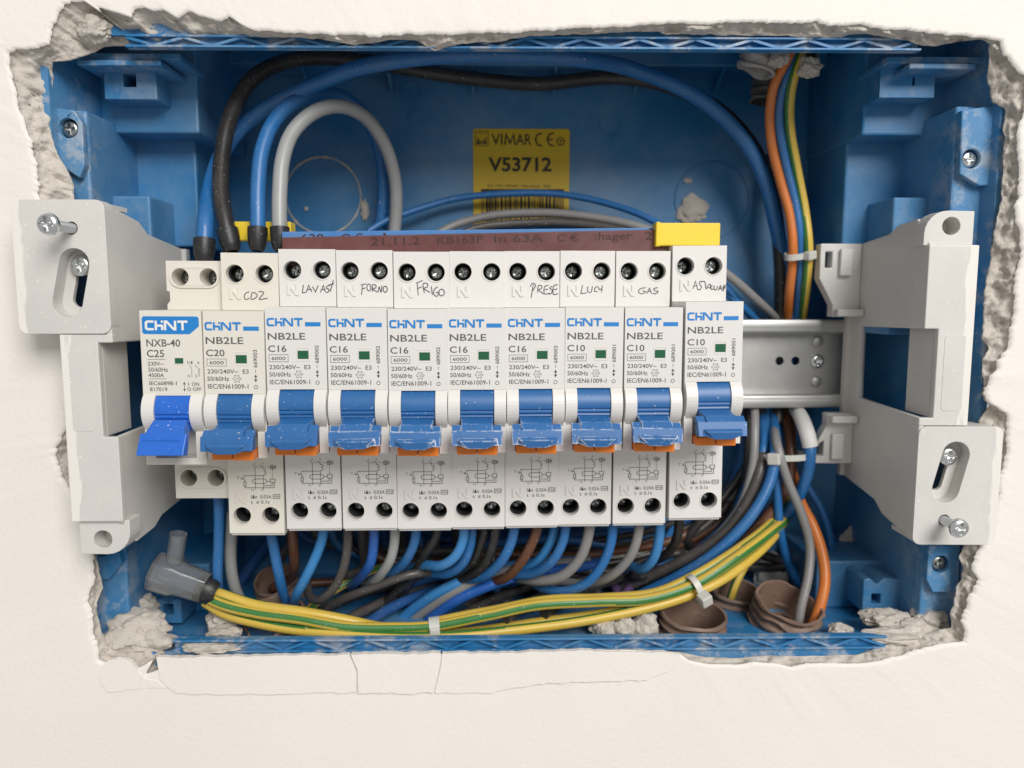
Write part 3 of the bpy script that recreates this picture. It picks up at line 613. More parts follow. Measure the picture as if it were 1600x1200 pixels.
def window_mesh():
    mb = MB(); x0, x1, z0, z1 = 0.3, 3.7, 6.1, 9.7
    mb.plate([(x0 - .2, z0 - .2), (x1 + .2, z0 - .2), (x1 + .2, z1 + .2), (x0 - .2, z1 + .2)], [[(x0, z0), (x1, z0), (x1, z1), (x0, z1)]], -0.10, 0.05); return mb.mesh('window_frame', ['guard'], False)
def green_mesh(x0=0.42, x1=3.62, z0=6.55, z1=9.0):
    mb = MB(); mb.box(x0, x1, -0.06, 0.05, z0, z1); return mb.mesh('indicator', ['green'], False)
def logo_lines(mb, x0, x1, z0, z1, y, wd, mi=0):
    h = z1 - z0; w = x1 - x0; k = w / 4.55; a = wd / 2; X = lambda t: x0 + t * k; Z = lambda t: z0 + a + t * (h - 2 * a)
    for i, pl in enumerate(([(0.88, 1), (0.22, 1), (0.06, .85), (0.06, .15), (0.22, 0), (0.88, 0)], [(1.12, -.12), (1.12, 1.12)], [(1.12, .47), (1.80, .47)], [(1.80, -.12), (1.80, .56)], [(1.80, .86), (1.80, 1.14)],
               [(2.12, -.12), (2.12, 1.0), (2.3, 1.0), (3.05, 0), (3.2, 0), (3.2, 1.12)], [(3.45, 1), (4.55, 1)], [(4.0, 1), (4.0, -.12)])):
        mb.ribbon([(X(u), Z(t)) for u, t in pl], wd, y - 0.012 * i, mi)
YP = -0.035
def logo_mesh():
    mb = MB(); logo_lines(mb, -8.2, 2.2, 16.2, 18.7, YP, 0.58); mb.add([(2.85, YP, 16.2), (7.4, YP, 16.2), (7.4, YP, 17.45), (2.85, YP, 17.45)], [(0, 1, 2, 3)]); return mb.mesh('logo', ['logo_blue'])
def print_mesh(rate, num):
    mb = MB(); B = 0.013
    put_text(mb, 'NB2LE', -8.2, 2.8, 12.25, 14.3, YP, B); put_text(mb, rate, -8.2, -2.8, 8.6, 10.6, YP, B)
    mb.ribbon([(-8, 5.7), (-2.4, 5.7), (-2.4, 7.8), (-8, 7.8)], 0.14, YP, closed=True); put_text(mb, '6000', -7.3, -3.1, 6.2, 7.25, YP, B)
    put_text(mb, '230/240V~  E3', -8.0, 4.1, 3.45, 4.75, YP, B); put_text(mb, '50/60Hz', -8.1, -1.7, 1.25, 2.6, YP, B)
    put_text(mb, 'IEC/EN61009-1', -8.0, 3.9, -1.05, 0.35, YP, B)
    put_text(mb, num, 5.5, 6.7, 5.3, 10.6, YP, B, rot=90)
    mb.ribbon([(6.1, 4.75), (6.1, 3.75)], 0.16, YP)
    mb.ribbon([(6.1, 2.9), (6.1, 1.3)], 0.2, YP)
    for s, z in ((1, 3.3), (-1, 0.9)): mb.add([(5.6, YP, z - s * .9), (6.6, YP, z - s * .9), (6.1, YP, z)], [(0, 1, 2)])
    mb.ribbon(circ(6.1, -0.55, 0.52, 16), 0.18, YP, closed=True)
    st_ = []
    for i in range(12): r = 1.25 if i % 2 == 0 else 0.78; st_.append((0.6 + r * math.cos(R(30 * i)), 1.95 + r * math.sin(R(30 * i))))
    mb.ribbon(st_, 0.13, YP, closed=True); put_text(mb, '-25', 0.05, 1.15, 1.6, 2.3, YP)
    return mb.mesh('front_print', ['ink'])
YS = SH - 0.035
def diagram_mesh():
    mb = MB(); k = 0
    def ln(*p, wd=0.17, closed=False):
        nonlocal k; k += 1; mb.ribbon([zc(*q) for q in p], wd, YS - 0.006 * k, closed=closed)
    ln((428, 588), (428, 604)); ln((413, 604), (428, 622), (428, 795)); ln((488, 588), (488, 604)); ln((470, 606), (488, 628), (488, 636), (504, 638), (508, 648), (494, 656), (508, 664), (505, 678), (488, 684))
    ln((488, 687), (488, 795)); ln((346, 687), (486, 687))
    for a in (436, 458, 478, 500, 522): ln((a, 621), (a + 12, 621))
    ln((542, 609), (572, 609), (572, 635), (542, 635), closed=True); ln((557, 609), (557, 635)); ln((542, 622), (583, 622)); ln((583, 612), (583, 632))
    for a in (640, 658, 676, 694): ln((557, a), (557, a + 10))
    ln((540, 713), (575, 713), (575, 740), (540, 740), closed=True)
    st_ = [(428 + 0, 712), (495, 712), (508, 718), (514, 729), (508, 741), (495, 747), (424, 747), (412, 741), (407, 729), (412, 718)]; ln(*st_, closed=True)
    ln((514, 729), (540, 729)); ln((490, 763), (553, 763), (553, 741)); ln((351, 779), (568, 779), (568, 741)); ln((351, 766), (351, 779))
    ln((343, 735), (359, 735), (359, 766), (343, 766), closed=True); ln((351, 735), (351, 718), (335, 705)); ln((346, 687), (346, 700)); ln((326, 697), (326, 713), (338, 713))
    for t, a in (('T', (292, 310, 713, 695)), ('N', (396, 412, 803, 787)), ('2', (470, 484, 803, 787))):
        p, q = zc(a[0], a[2]), zc(a[1], a[3]); put_text(mb, t, p[0], q[0], p[1], q[1], YS)
    p, q = zc(392, 863), zc(545, 834); put_text(mb, 'I\u2206n  0.03A', p[0], q[0], p[1], q[1], YS, 0.014)
    p, q = zc(390, 903), zc(528, 876); put_text(mb, 't  \u2264 0.1s', p[0], q[0], p[1], q[1], YS, 0.014)
    ln((558, 832), (608, 832), (608, 861), (558, 861), closed=True); ln((563, 849), (573, 843), (583, 846), (593, 850), (603, 844))
    return mb.mesh('circuit_diagram', ['ink'])
def embossed_n(x0, x1, z0, z1):
    mb = MB(); w = (x1 - x0) * 0.27; y = SH - 0.38
    mb.plate([(x0, z0), (x0, z1), (x0 + w * 1.1, z1), (x1 - w, z0 + (z1 - z0) * .38), (x1 - w, z1), (x1, z1), (x1, z0), (x1 - w * 1.1, z0), (x0 + w, z0 + (z1 - z0) * .62), (x0 + w, z0)], [], y, SH + 0.1)
    return mb
def lining_mesh():
    mb = MB(); mb.lathe([(HR + .02, 2.4), (HR - .12, 2.45), (HR - .12, 12.6), (0.01, 12.7)], (0, 0, 0), (0, 1, 0), 28); return mb.mesh('terminal_lining', ['socket'], 40)  # dark lining added to darken the deeper part of each terminal hole
CACHE = {}
def cached(key, fn):
    if key not in CACHE: CACHE[key] = fn()
    return CACHE[key]
def bits(rt, items):
    for nm, me, loc, bev in items:
        o = link(nm, me, rt, loc, bev)
        if nm == 'lever': o.rotation_euler = (R(random.uniform(-1.5, 0.8)), R(random.uniform(-1, 1)), R(random.uniform(-1.2, 1.2)))
def nb_breaker(rate, num, warm=False, worn=False):
    rt = link('circuit_breaker', None); mt = 'cream_warm' if warm else 'cream'; scr = cached('scr', screw_mesh)
    bits(rt, [('body', cached('body' + mt, lambda: body_mesh(mt)), None, 0.28),
              ('switch_guard', cached('g-', lambda: guard_mesh(-1)), None, 0.5), ('switch_guard', cached('g+', lambda: guard_mesh(1)), None, 0.5),
              ('switch_barrel', cached('barrel', lambda: barrel_mesh('toggle')), None, 0), ('trip_tab', cached('tab', tab_mesh), None, 0.15),
              ('lever', cached('lever%d' % worn, lambda: lever_mesh('lever_worn' if worn else 'lever')), None, 0.16),
              ('front_print', cached(rate + num, lambda: print_mesh(rate, num)), None, 0), ('logo', cached('logo', logo_mesh), None, 0),
              ('circuit_diagram', cached('diag', diagram_mesh), None, 0),
              ('embossed_letter', cached('en1' + mt, lambda: embossed_n(-6.4, -2.7, 25.4, 29.0).mesh('embossed_letter', [mt])), None, 0.1),
              ('embossed_letter', cached('en2' + mt, lambda: embossed_n(-6.5, -2.9, -40.7, -37.4).mesh('embossed_letter', [mt])), None, 0.1)])
    fr = link('indicator_window', cached('win', window_mesh), rt); link('indicator', cached('grn', green_mesh), fr)
    for sx in (-1, 1):
        for z in (HT, HB): link('terminal_lining', cached('sock', lining_mesh), rt, (sx * HX, SH, z))
        for z, d in ((HT, 4.6), (HB, 7.5)): o = link('terminal_screw', scr, rt, (sx * HX, SH + d + (1.5 if sx < 0 else 0), z)); o.rotation_euler.y = random.uniform(0, 3)
    return rt
# ---- the single older-style breaker at the left end
def nx_breaker():
    rt = link('circuit_breaker', None); mb = MB(); h = WB / 2; s2 = 20.0; ztop, zbot = 37.3, -39.6
    mb.box(-h, h, 0, 7, -3.2, 21.9)
    mb.plate([(-h, -3.2), (-8.35, -3.2), (-8.35, -14), (-6, -14), (-6, -22), (6, -22), (6, -14), (8.35, -14), (8.35, -3.2), (h, -3.2), (h, -24), (-h, -24)][::-1], [], 0.02, 7)
    mb.box(-h, h, 7.02, s2 + 14, -23.95, 21.88)
    mb.plate([(-h, 21.9), (h, 21.9), (h, 37.3), (-h, 37.3), (-h, 27.8), (-h + 0.9, 27.6), (-h + 0.9, 24.6), (-h - 0.0, 23.6)], [circ(-4.4, 32.2, 2.7, 26), circ(4.4, 32.2, 2.7, 26)], s2, s2 + 14)
    mb.plate([(-h, zbot), (h, zbot), (h, -24), (-h, -24)], [circ(-4.4, -32.7, 2.7, 26), circ(4.4, -32.7, 2.7, 26)], s2, s2 + 14)
    for z in (32.2, -32.7): mb.plate(stadium(0, z, 4.4, 3.45, 90), [circ(-4.4, z, 2.72, 26), circ(4.4, z, 2.72, 26)], s2 - 0.5, s2 + 0.2)
    mb.box(-h, h, s2 + 14.05, 62, zbot + .2, ztop - .2)
    bits(rt, [('body', mb.mesh('body', ['cream_warm']), None, 0.4), ('switch_guard', cached('g-', None), None, 0.5), ('switch_guard', cached('g+', None), None, 0.5),
              ('switch_barrel', barrel_mesh('lever_bright'), None, 0)])
    lv = MB(); lv.hexa([(-4.7, -3.2, -9.8), (4.7, -3.2, -9.8), (5.6, -8.6, -13.6), (-5.6, -8.6, -13.6)], [(-4.7, 0.4, -12.2), (4.7, 0.4, -12.2), (5.6, -5.2, -15.6), (-5.6, -5.2, -15.6)])
    lv.hexa([(-6.6, -8.2, -13.0), (6.6, -8.2, -13.0), (6.6, -11.6, -18.9), (-6.6, -11.6, -18.9)], [(-6.6, -6.2, -14.0), (6.6, -6.2, -14.0), (6.6, -8.0, -19.6), (-6.6, -8.0, -19.6)])
    lv.hexa([(-6.0, -9.3, -14.4), (5.6, -9.3, -14.4), (5.6, -9.7, -15.0), (-6.0, -9.7, -15.0)], [(-6.0, -8, -14.4), (5.6, -8, -14.4), (5.6, -8, -15.0), (-6.0, -8, -15.0)])
    link('lever', lv.mesh('lever', ['lever_bright']), rt, None, 0.35)
    lg = MB(); lg.plate(rrect(-8.2, 8.2, 15.0, 20.2, 0.7)[:18] + [(5.6, 15.0), (8.2, 17.2)], [], -0.06, 0.02) if False else lg.plate([(-8.2, 15.5), (-7.7, 15.0), (5.4, 15.0), (8.2, 17.3), (8.2, 19.7), (7.7, 20.2), (-7.7, 20.2), (-8.2, 19.7)], [], -0.05, 0.02)
    lo = link('logo', lg.mesh('logo', ['logo_blue']), rt); l2 = MB(); logo_lines(l2, -7.2, 5.0, 16.1, 19.0, -0.085, 0.66); link('logo_lettering', l2.mesh('logo_lettering', ['logo_white']), lo)
    pm = MB(); B = 0.013
    put_text(pm, 'NXB-40', -7.2, 2.6, 11.3, 13.5, YP, B); put_text(pm, 'C25', -7.2, -2.2, 8.2, 10.4, YP, B); pm.ribbon([(-7.1, 7.6), (-1.9, 7.6)], 0.14, YP)
    put_text(pm, '230V~', -7.1, -2.5, 5.7, 6.9, YP, B); put_text(pm, '50/60Hz', -7.0, -1.3, 3.9, 5.2, YP, B); put_text(pm, '4500A', -7.0, -2.5, 2.3, 3.5, YP, B); pm.ribbon([(-7, 1.8), (-1.8, 1.8)], 0.14, YP)
    put_text(pm, 'IEC60898-1', -6.9, 1.1, -0.1, 1.1, YP, B); put_text(pm, '817019', -6.8, -1.7, -1.9, -0.7, YP, B)
    put_text(pm, 'I  ON', 4.4, 7.6, -0.3, 0.8, YP, B); put_text(pm, 'O OFF', 4.1, 8.2, -1.8, -0.7, YP, B)
    pm.ribbon([(3.3, 0.3), (3.3, -1.4)], 0.16, YP)
    for s, z in ((1, 1.0), (-1, -2.0)): pm.add([(2.9, YP, z - s * .8), (3.7, YP, z - s * .8), (3.3, YP, z)], [(0, 1, 2)])
    pm.ribbon([(5.0, 5.9), (5.6, 5.0), (5.6, 2.4)], .12, YP); pm.ribbon([(6.6, 5.9), (7.5, 5.0), (8.0, 4.6), (7.4, 4.2), (8.0, 3.8), (7.4, 3.4), (7.9, 2.9), (7.5, 2.4)], .12, YP - .01)
    for t, a in (('N', (4.4, 5.1)), ('1', (5.5, 5.9)), ('6', (7.3, 7.9))): put_text(pm, t, a[0], a[1], 6.2, 7.1, YP)
    put_text(pm, 'N', 4.4, 5.1, 2.3, 3.1, YP); put_text(pm, '2', 6.5, 7.1, 2.3, 3.1, YP)
    link('front_print', pm.mesh('front_print', ['ink']), rt)
    wf = MB(); wf.plate(rrect(0.6, 3.5, 6.1, 8.2, 0.3), [rrect(0.75, 3.35, 6.25, 8.05, 0.25)], -0.1, 0.05); fr = link('indicator_window', wf.mesh('indicator_window', ['guard']), rt); link('indicator', green_mesh(0.85, 3.25, 6.35, 7.95), fr)
    scr = cached('scr', None)
    for sx in (-1, 1):
        for z in (32.2, -32.7): link('terminal_screw', scr, rt, (sx * 4.4, s2 + 8, z))
    return rt
NB = [222, 319, 416, 512, 607, 700, 791, 882.5, 973, 1067.5, 1160]
# pixel heights of nose top and bottom of each breaker
NZ = [(487, 716), (485, 719), (480, 710), (482, 709.5), (484, 710.5), (482, 709.5), (481, 708), (480, 706), (480, 705), (470, 696)]
SPEC = [('C25', '', ''), ('C20', '669003', 'CDZ'), ('C16', '689002', 'LAVAST'), ('C16', '689002', 'FORNO'), ('C16', '689002', 'FRIGO'), ('C16', '689002', ''), ('C16', '689002', 'PRESE'),
        ('C10', '689001', 'LUCI'), ('C10', '689001', 'GAS'), ('C10', '689001', 'a name')]
BL = ['older C25 breaker with solid blue logo panel and bright blue lever, leftmost', 'yellowish C20 breaker with CDZ handwritten above it', 'white C16 breaker with LAVAST handwritten above it',
      'white C16 breaker with FORNO handwritten above it', 'white C16 breaker with FRIGO handwritten above it', 'white C16 breaker with no handwriting, between FRIGO and PRESE',
      'white C16 breaker with PRESE handwritten above it', 'white C10 breaker with LUCI handwritten above it', 'white C10 breaker with GAS handwritten above it', 'white C10 breaker sitting higher than the rest, rightmost of the row']
def z1(b, pts): return [(b[0] + x / b[2], b[1] + y / b[2]) for x, y in pts]
def ell(cx, cy, rx, ry, n=14, a0=-80, a1=290): return [(cx + rx * math.cos(R(a0 + (a1 - a0) * i / n)), cy + ry * math.sin(R(a0 + (a1 - a0) * i / n))) for i in range(n + 1)]
A_, B_, C_, D_ = (400, 400, 6.667), (400, 300, 4.0), (800, 300, 4.0), (1020, 380, 8.571)
HW = {1: (None, [[(390,456),(384.5,458),(381.6,463.5),(383.5,468),(390,466)], [(394,457),(392.5,467.6),(398.8,466),(402,461.5),(398,457.5),(394.5,457)], [(404,456),(409,455.5),(412,457.5),(405,467.5),(418,466)]]),
 2: (A_, [[(495,300),(482,385),(525,378)], [(525,378),(548,305),(582,375)], [(535,348),(578,348)], [(588,318),(620,374),(648,306)], [(670,380),(702,305),(722,375)], [(682,350),(720,346)], [(768,308),(738,315),(735,335),(762,348),(752,375),(728,380)], [(806,250),(772,372)], [(757,302),(812,288)]]),
 3: (A_, [[(1108,308),(1100,405)], [(1090,302),(1152,290)], [(1102,345),(1142,332)], ell(1176,328,20,36), [(1212,372),(1217,300),(1250,305),(1246,332),(1217,342),(1265,378)], [(1272,376),(1284,322),(1302,376),(1314,306)], ell(1346,346,21,32)]),
 4: (B_, [[(1008,572),(1014,646)], [(1000,570),(1042,553)], [(1011,604),(1036,592)], [(1052,632),(1046,572),(1072,574),(1070,594),(1049,602),(1088,628)], [(1096,590),(1102,642)], [(1136,592),(1116,608),(1110,638),(1130,652),(1142,630),(1124,628)], ell(1160,628,17,21)]),
 6: (C_, [[(133,580),(119,662)], [(113,592),(130,570),(147,582),(131,616)], [(160,628),(166,584),(187,588),(182,605),(166,610),(198,638)], [(228,584),(205,590),(204,637),(236,632)], [(205,611),(226,607)], [(252,588),(236,600),(252,614),(243,636),(230,637)], [(287,579),(263,585),(260,640),(289,635)], [(262,611),(284,605)]]),
 7: (C_, [[(441,582),(430,636),(468,630)], [(474,590),(474,622),(492,628),(503,588)], [(537,588),(516,604),(515,620),(535,622)], [(541,594),(545,610),(562,606)], [(565,583),(560,626)]]),
 8: (C_, [[(837,598),(802,605),(790,624),(810,637),(835,622),(814,618)], [(840,636),(860,600),(872,636)], [(848,622),(870,620)], [(912,598),(886,604),(890,615),(914,622),(897,636),(878,632)]]),
 9: (D_, [[(535,612),(570,508),(602,628)], [(550,575),(596,570)], [(655,508),(626,518),(626,548),(652,580),(628,625),(602,620)], [(642,518),(692,512),(716,612),(745,560),(772,550),(766,600),(740,592)], [(802,568),(777,590),(790,622),(814,610)], [(820,568),(826,620),(856,622),(866,574)], [(880,632),(906,568),(931,632)], [(890,610),(930,600)], [(945,642),(951,570),(964,604),(974,552)]])}
BRK = []
for i in range(10):
    y = -13.3; px = (NB[i] + NB[i + 1]) / 2
    for _ in range(6): c = P(px, sum(NZ[i]) / 2, y); y = asm(c.x, -13.3)
    rate, num, hw = SPEC[i]
    if i == 0: CACHE['g-'] = guard_mesh(-1); CACHE['g+'] = guard_mesh(1); CACHE['scr'] = screw_mesh()
    rt = nx_breaker() if i == 0 else nb_breaker(rate, num, warm=(i == 1), worn=(3 <= i <= 8))
    if i == 9: c = c + Vector((0, -0.6, 0))
    rt.location = c * S; rt.rotation_euler = (0, R([0.3, 0.5, 0.1, -0.1, 0, 0.1, -0.1, 0.15, -0.1, -0.5][i]), R(1.3))
    tag(rt, BL[i], 'circuit breaker', 'breakers side by side on the rail'); BRK.append(c.copy())
    if i in HW:
        b, strokes = HW[i]; mb = MB(); bpy.context.view_layer.update(); inv = rt.matrix_world.inverted()
        for k, pl in enumerate(strokes):
            pts = []
            for q in (z1(b, pl) if b else pl):
                g = inv @ (P(q[0], q[1], c.y + SH) * S); g = g / S; pts.append((min(g.x, WB / 2 - .1), g.z))
            pts = [(p.x, p.y) for p in spline([Vector((a, d, 0)) for a, d in pts], 0.35)] if len(pts) > 3 else pts
            mb.ribbon(pts, 0.29, YS - 0.012 * k)
        link('handwriting', mb.mesh('handwriting', ['pen']), rt)

# ================================================================== BUSBARS above the breakers
def bar_px(p0, p1, hgt, y0, y1, name, m_, label, cat, bev=0.3):
    a, b = P(*p0, asm(P(*p0, y0).x, y0)), P(*p1, asm(P(*p1, y0).x, y0)); mb = MB(); d = y1 - y0
    mb.hexa([(a.x, a.y, a.z - hgt), (b.x, b.y, b.z - hgt), b, a], [(a.x, a.y + d, a.z - hgt), (b.x, b.y + d, b.z - hgt), (b.x, b.y + d, b.z), (a.x, a.y + d, a.z)])
    return single(name, mb, m_, label, cat, bevel=bev), a, b
mo, a, b = bar_px((440, 371), (1050, 358), 9.0, 9.0, 11.6, 'busbar', 'maroon', 'dark red comb busbar with faint black print lying along the breaker tops', 'busbar')
def bar_text(parent, a, b, items, mname):
    mb = MB(); d = (b - a)
    for t, px0, px1, up, dn in items:
        put_text(mb, t, P(px0, 370, a.y).x, P(px1, 370, a.y).x, 0, 1, 0, 0.01)
        n = len(text_tris(t, 0.01)[0])
        for v in mb.v[-n:]:
            k = (v.x - a.x) / d.x; top = a.z + d.z * k; v.y = a.y + d.y * k - 0.06; v.z = top - dn + (dn - up) * v.z
    part('print', mb, mname, parent)
bar_text(mo, a, b, [('21.11.2', 578, 655, 0.7, 3.2), ('KB163P', 682, 755, 0.7, 3.2), ('In 63A', 772, 850, 0.7, 3.2), ('C \u20ac', 872, 905, 0.7, 3.2), (':hager', 932, 992, 0.6, 3.8), ('2', 1012, 1024, 0.6, 3.4)], 'bus_print')
bo, a, b = bar_px((440, 362), (1040, 355.5), 8.0, 13.5, 16.0, 'busbar', 'bus_blue', 'light blue comb busbar behind the dark red one', 'busbar')
bar_text(bo, a, b, [('630', 470, 505, 0.8, 3.4), ('C \u20ac', 532, 566, 0.8, 3.4), ('1', 598, 602, 0.8, 3.4)], 'bus_print')
def cap(p0, p1, y, label):
    a, b = P(*p0, y), P(*p1, y); mb = MB(); mb.box(a.x, b.x, y, y + 6, b.z, a.z); mb.box(a.x - .4, a.x + 1.2, y - .3, y + 6.2, b.z - .2, a.z + .3); return single('busbar_end_cap', mb, 'yellow', label, 'end cap', 'yellow busbar end caps', bevel=0.4)
cap((1027, 348), (1125, 384), 8.8, 'yellow busbar end cap at the right end of the dark red busbar')
cap((357, 346), (455, 376), 18.0, 'yellow busbar end cap behind the black sleeved wire ends on the left')

# ================================================================== WIRES
WN = [0]
def wire(label, color, pts, r=1.72, name='wire', group=None, sleeve=None, n=12, cat='wire', stripe_phase=None, twist=0.0):
    WN[0] += 1; pts = [(a_, b_, max(c_, 65)) if a_ > 1140 and 480 < b_ <= 656 else (a_, b_, c_) for a_, b_, c_ in pts]; path = spline([PV(p) for p in pts]); mb = MB()
    amp = 0.5; path = [p + Vector((amp * fnoise((i * .05, WN[0], 0), 1, 2), 0, amp * fnoise((i * .05, WN[0], 7), 1, 2))) for i, p in enumerate(path)]
    if color == 'earth':
        n = 32
        def stripe(i, j):
            a = (j + 2 * stripe_phase + 2 * i * twist) % n; return 1 if (a < 7.6 or 16 <= a < 21.5) else 0
        mb.tube(path, r, n, stripe=stripe); mats = ['w_earth_yellow', 'w_earth_green']
    else: mb.tube(path, r, n); mats = ['w_' + color]
    o = single(name, mb, mats, label, cat, group, smooth=60)
    if sleeve:
        a = Vector(path[0]); d = (Vector(path[3]) - a).normalized(); up = d
        m2 = MB(); L = sleeve; prof = [(r * 0.7, -L * .55), (r * 0.95, -L * .45), (r * 1.18, -L * .2), (r * 1.28, 0.25 * L), (r * 1.28, 0.5 * L), (r * 1.02, 0.52 * L)]
        m2.lathe(prof, a + d * (L * .25), d, 18); part('sleeve', m2, 'sleeve', o, smooth=50)
    return o
G_TOP = 'thick sleeved feed wires over the breakers'
wire('thick black wire arching from the left sleeves over to the right', 'black', [(361,384,14),(352,345,16),(344,300,20),(346,240,26),(362,178,32),(398,122,38),(448,97,44),(510,90,50),(580,97,56),(660,112,62),(760,125,66),(850,130,67),(950,121,66),(1010,126,65),(1065,142,64),(1130,178,63),(1180,235,62),(1207,310,62),(1219,400,62),(1220,490,62),(1218,600,64),(1214,660,62)], 2.75, sleeve=7.5, group=G_TOP)
wire('thick blue wire in a wide arch along the top of the box', 'blue', [(319,400,13),(321,350,16),(329,295,28),(346,242,37),(372,204,40),(412,172,38),(470,143,34),(540,113,32),(620,95,30),(700,87,30),(800,85,30),(900,92,34),(980,106,48),(1050,131,50),(1110,167,52),(1160,217,54),(1194,280,57),(1212,350,60),(1228,430,63),(1232,500,64),(1232,640,66)], 2.75, sleeve=7.5, group=G_TOP)
wire('blue wire bent into a narrow loop beside the grey loop', 'blue', [(402,382,14),(403,345,15),(403,290,18),(409,235,22),(427,192,27),(455,163,32),(492,148,38),(530,150,46),(566,176,54),(590,225,62),(600,290,68),(594,350,70),(580,420,70)], 2.55, sleeve=7.5, group=G_TOP)
wire('grey wire bent into a narrow loop above the second breaker', 'lightgrey', [(438,382,14),(437,345,15),(437,300,17),(441,252,20),(457,207,25),(490,176,30),(530,166,36),(570,182,44),(600,222,52),(616,275,60),(618,330,64),(612,400,66)], 2.5, sleeve=7.5, group=G_TOP)
wire('thin blue wire crossing the yellow sticker in a shallow arch', 'blue', [(575,362,64),(600,346,66),(650,327,69),(710,311,71),(780,303,71),(870,303,70),(950,318,66),(1010,339,60),(1060,372,54),(1130,445,52),(1180,500,56)], 1.4)
wire('upper grey wire arching just below the yellow sticker', 'grey', [(670,374,62),(710,352,64),(770,337,65),(850,333,64),(930,341,60),(1010,358,54),(1080,390,50),(1140,432,50),(1175,462,54),(1215,500,58)], 1.75)
wire('lower dark grey wire arching just below the yellow sticker', 'darkgrey', [(690,380,58),(740,358,60),(800,349,61),(880,348,60),(950,356,56),(1010,372,52)], 1.6)
wire('blue wire low behind the light blue busbar', 'blue', [(690,386,62),(760,364,66),(850,357,66),(940,362,62),(1020,384,58),(1100,430,55),(1150,470,56),(1190,510,60)], 1.7)
G_R = 'wires running down from the top right conduit'
wire('orange wire dropping from the top right conduit', 'orange', [(1240,70,40),(1228,95,40),(1210,130,42),(1203,172,45),(1206,222,48),(1219,282,50),(1234,340,50),(1239,396,50),(1234,450,54),(1230,510,62),(1230,600,66),(1238,680,64)], 1.75, group=G_R)
wire('blue wire dropping from the top right conduit beside the orange one', 'blue', [(1246,75,42),(1234,104,42),(1221,145,44),(1217,190,46),(1226,250,49),(1241,312,50),(1250,370,50),(1250,430,53),(1243,510,62),(1240,600,66),(1230,680,64)], 1.7, group=G_R)
wire('yellow and green earth wire dropping from the top right conduit', 'earth', [(1254,78,41),(1244,106,41),(1235,148,43),(1234,200,46),(1244,262,49),(1257,330,50),(1263,388,49),(1260,440,52),(1252,510,61),(1250,600,66)], 1.85, group=G_R, stripe_phase=1, twist=0.02)
wire('black wire behind the orange wire on the right', 'black', [(1205,240,70),(1212,330,68),(1222,420,66),(1226,500,66),(1222,640,66)], 2.2)

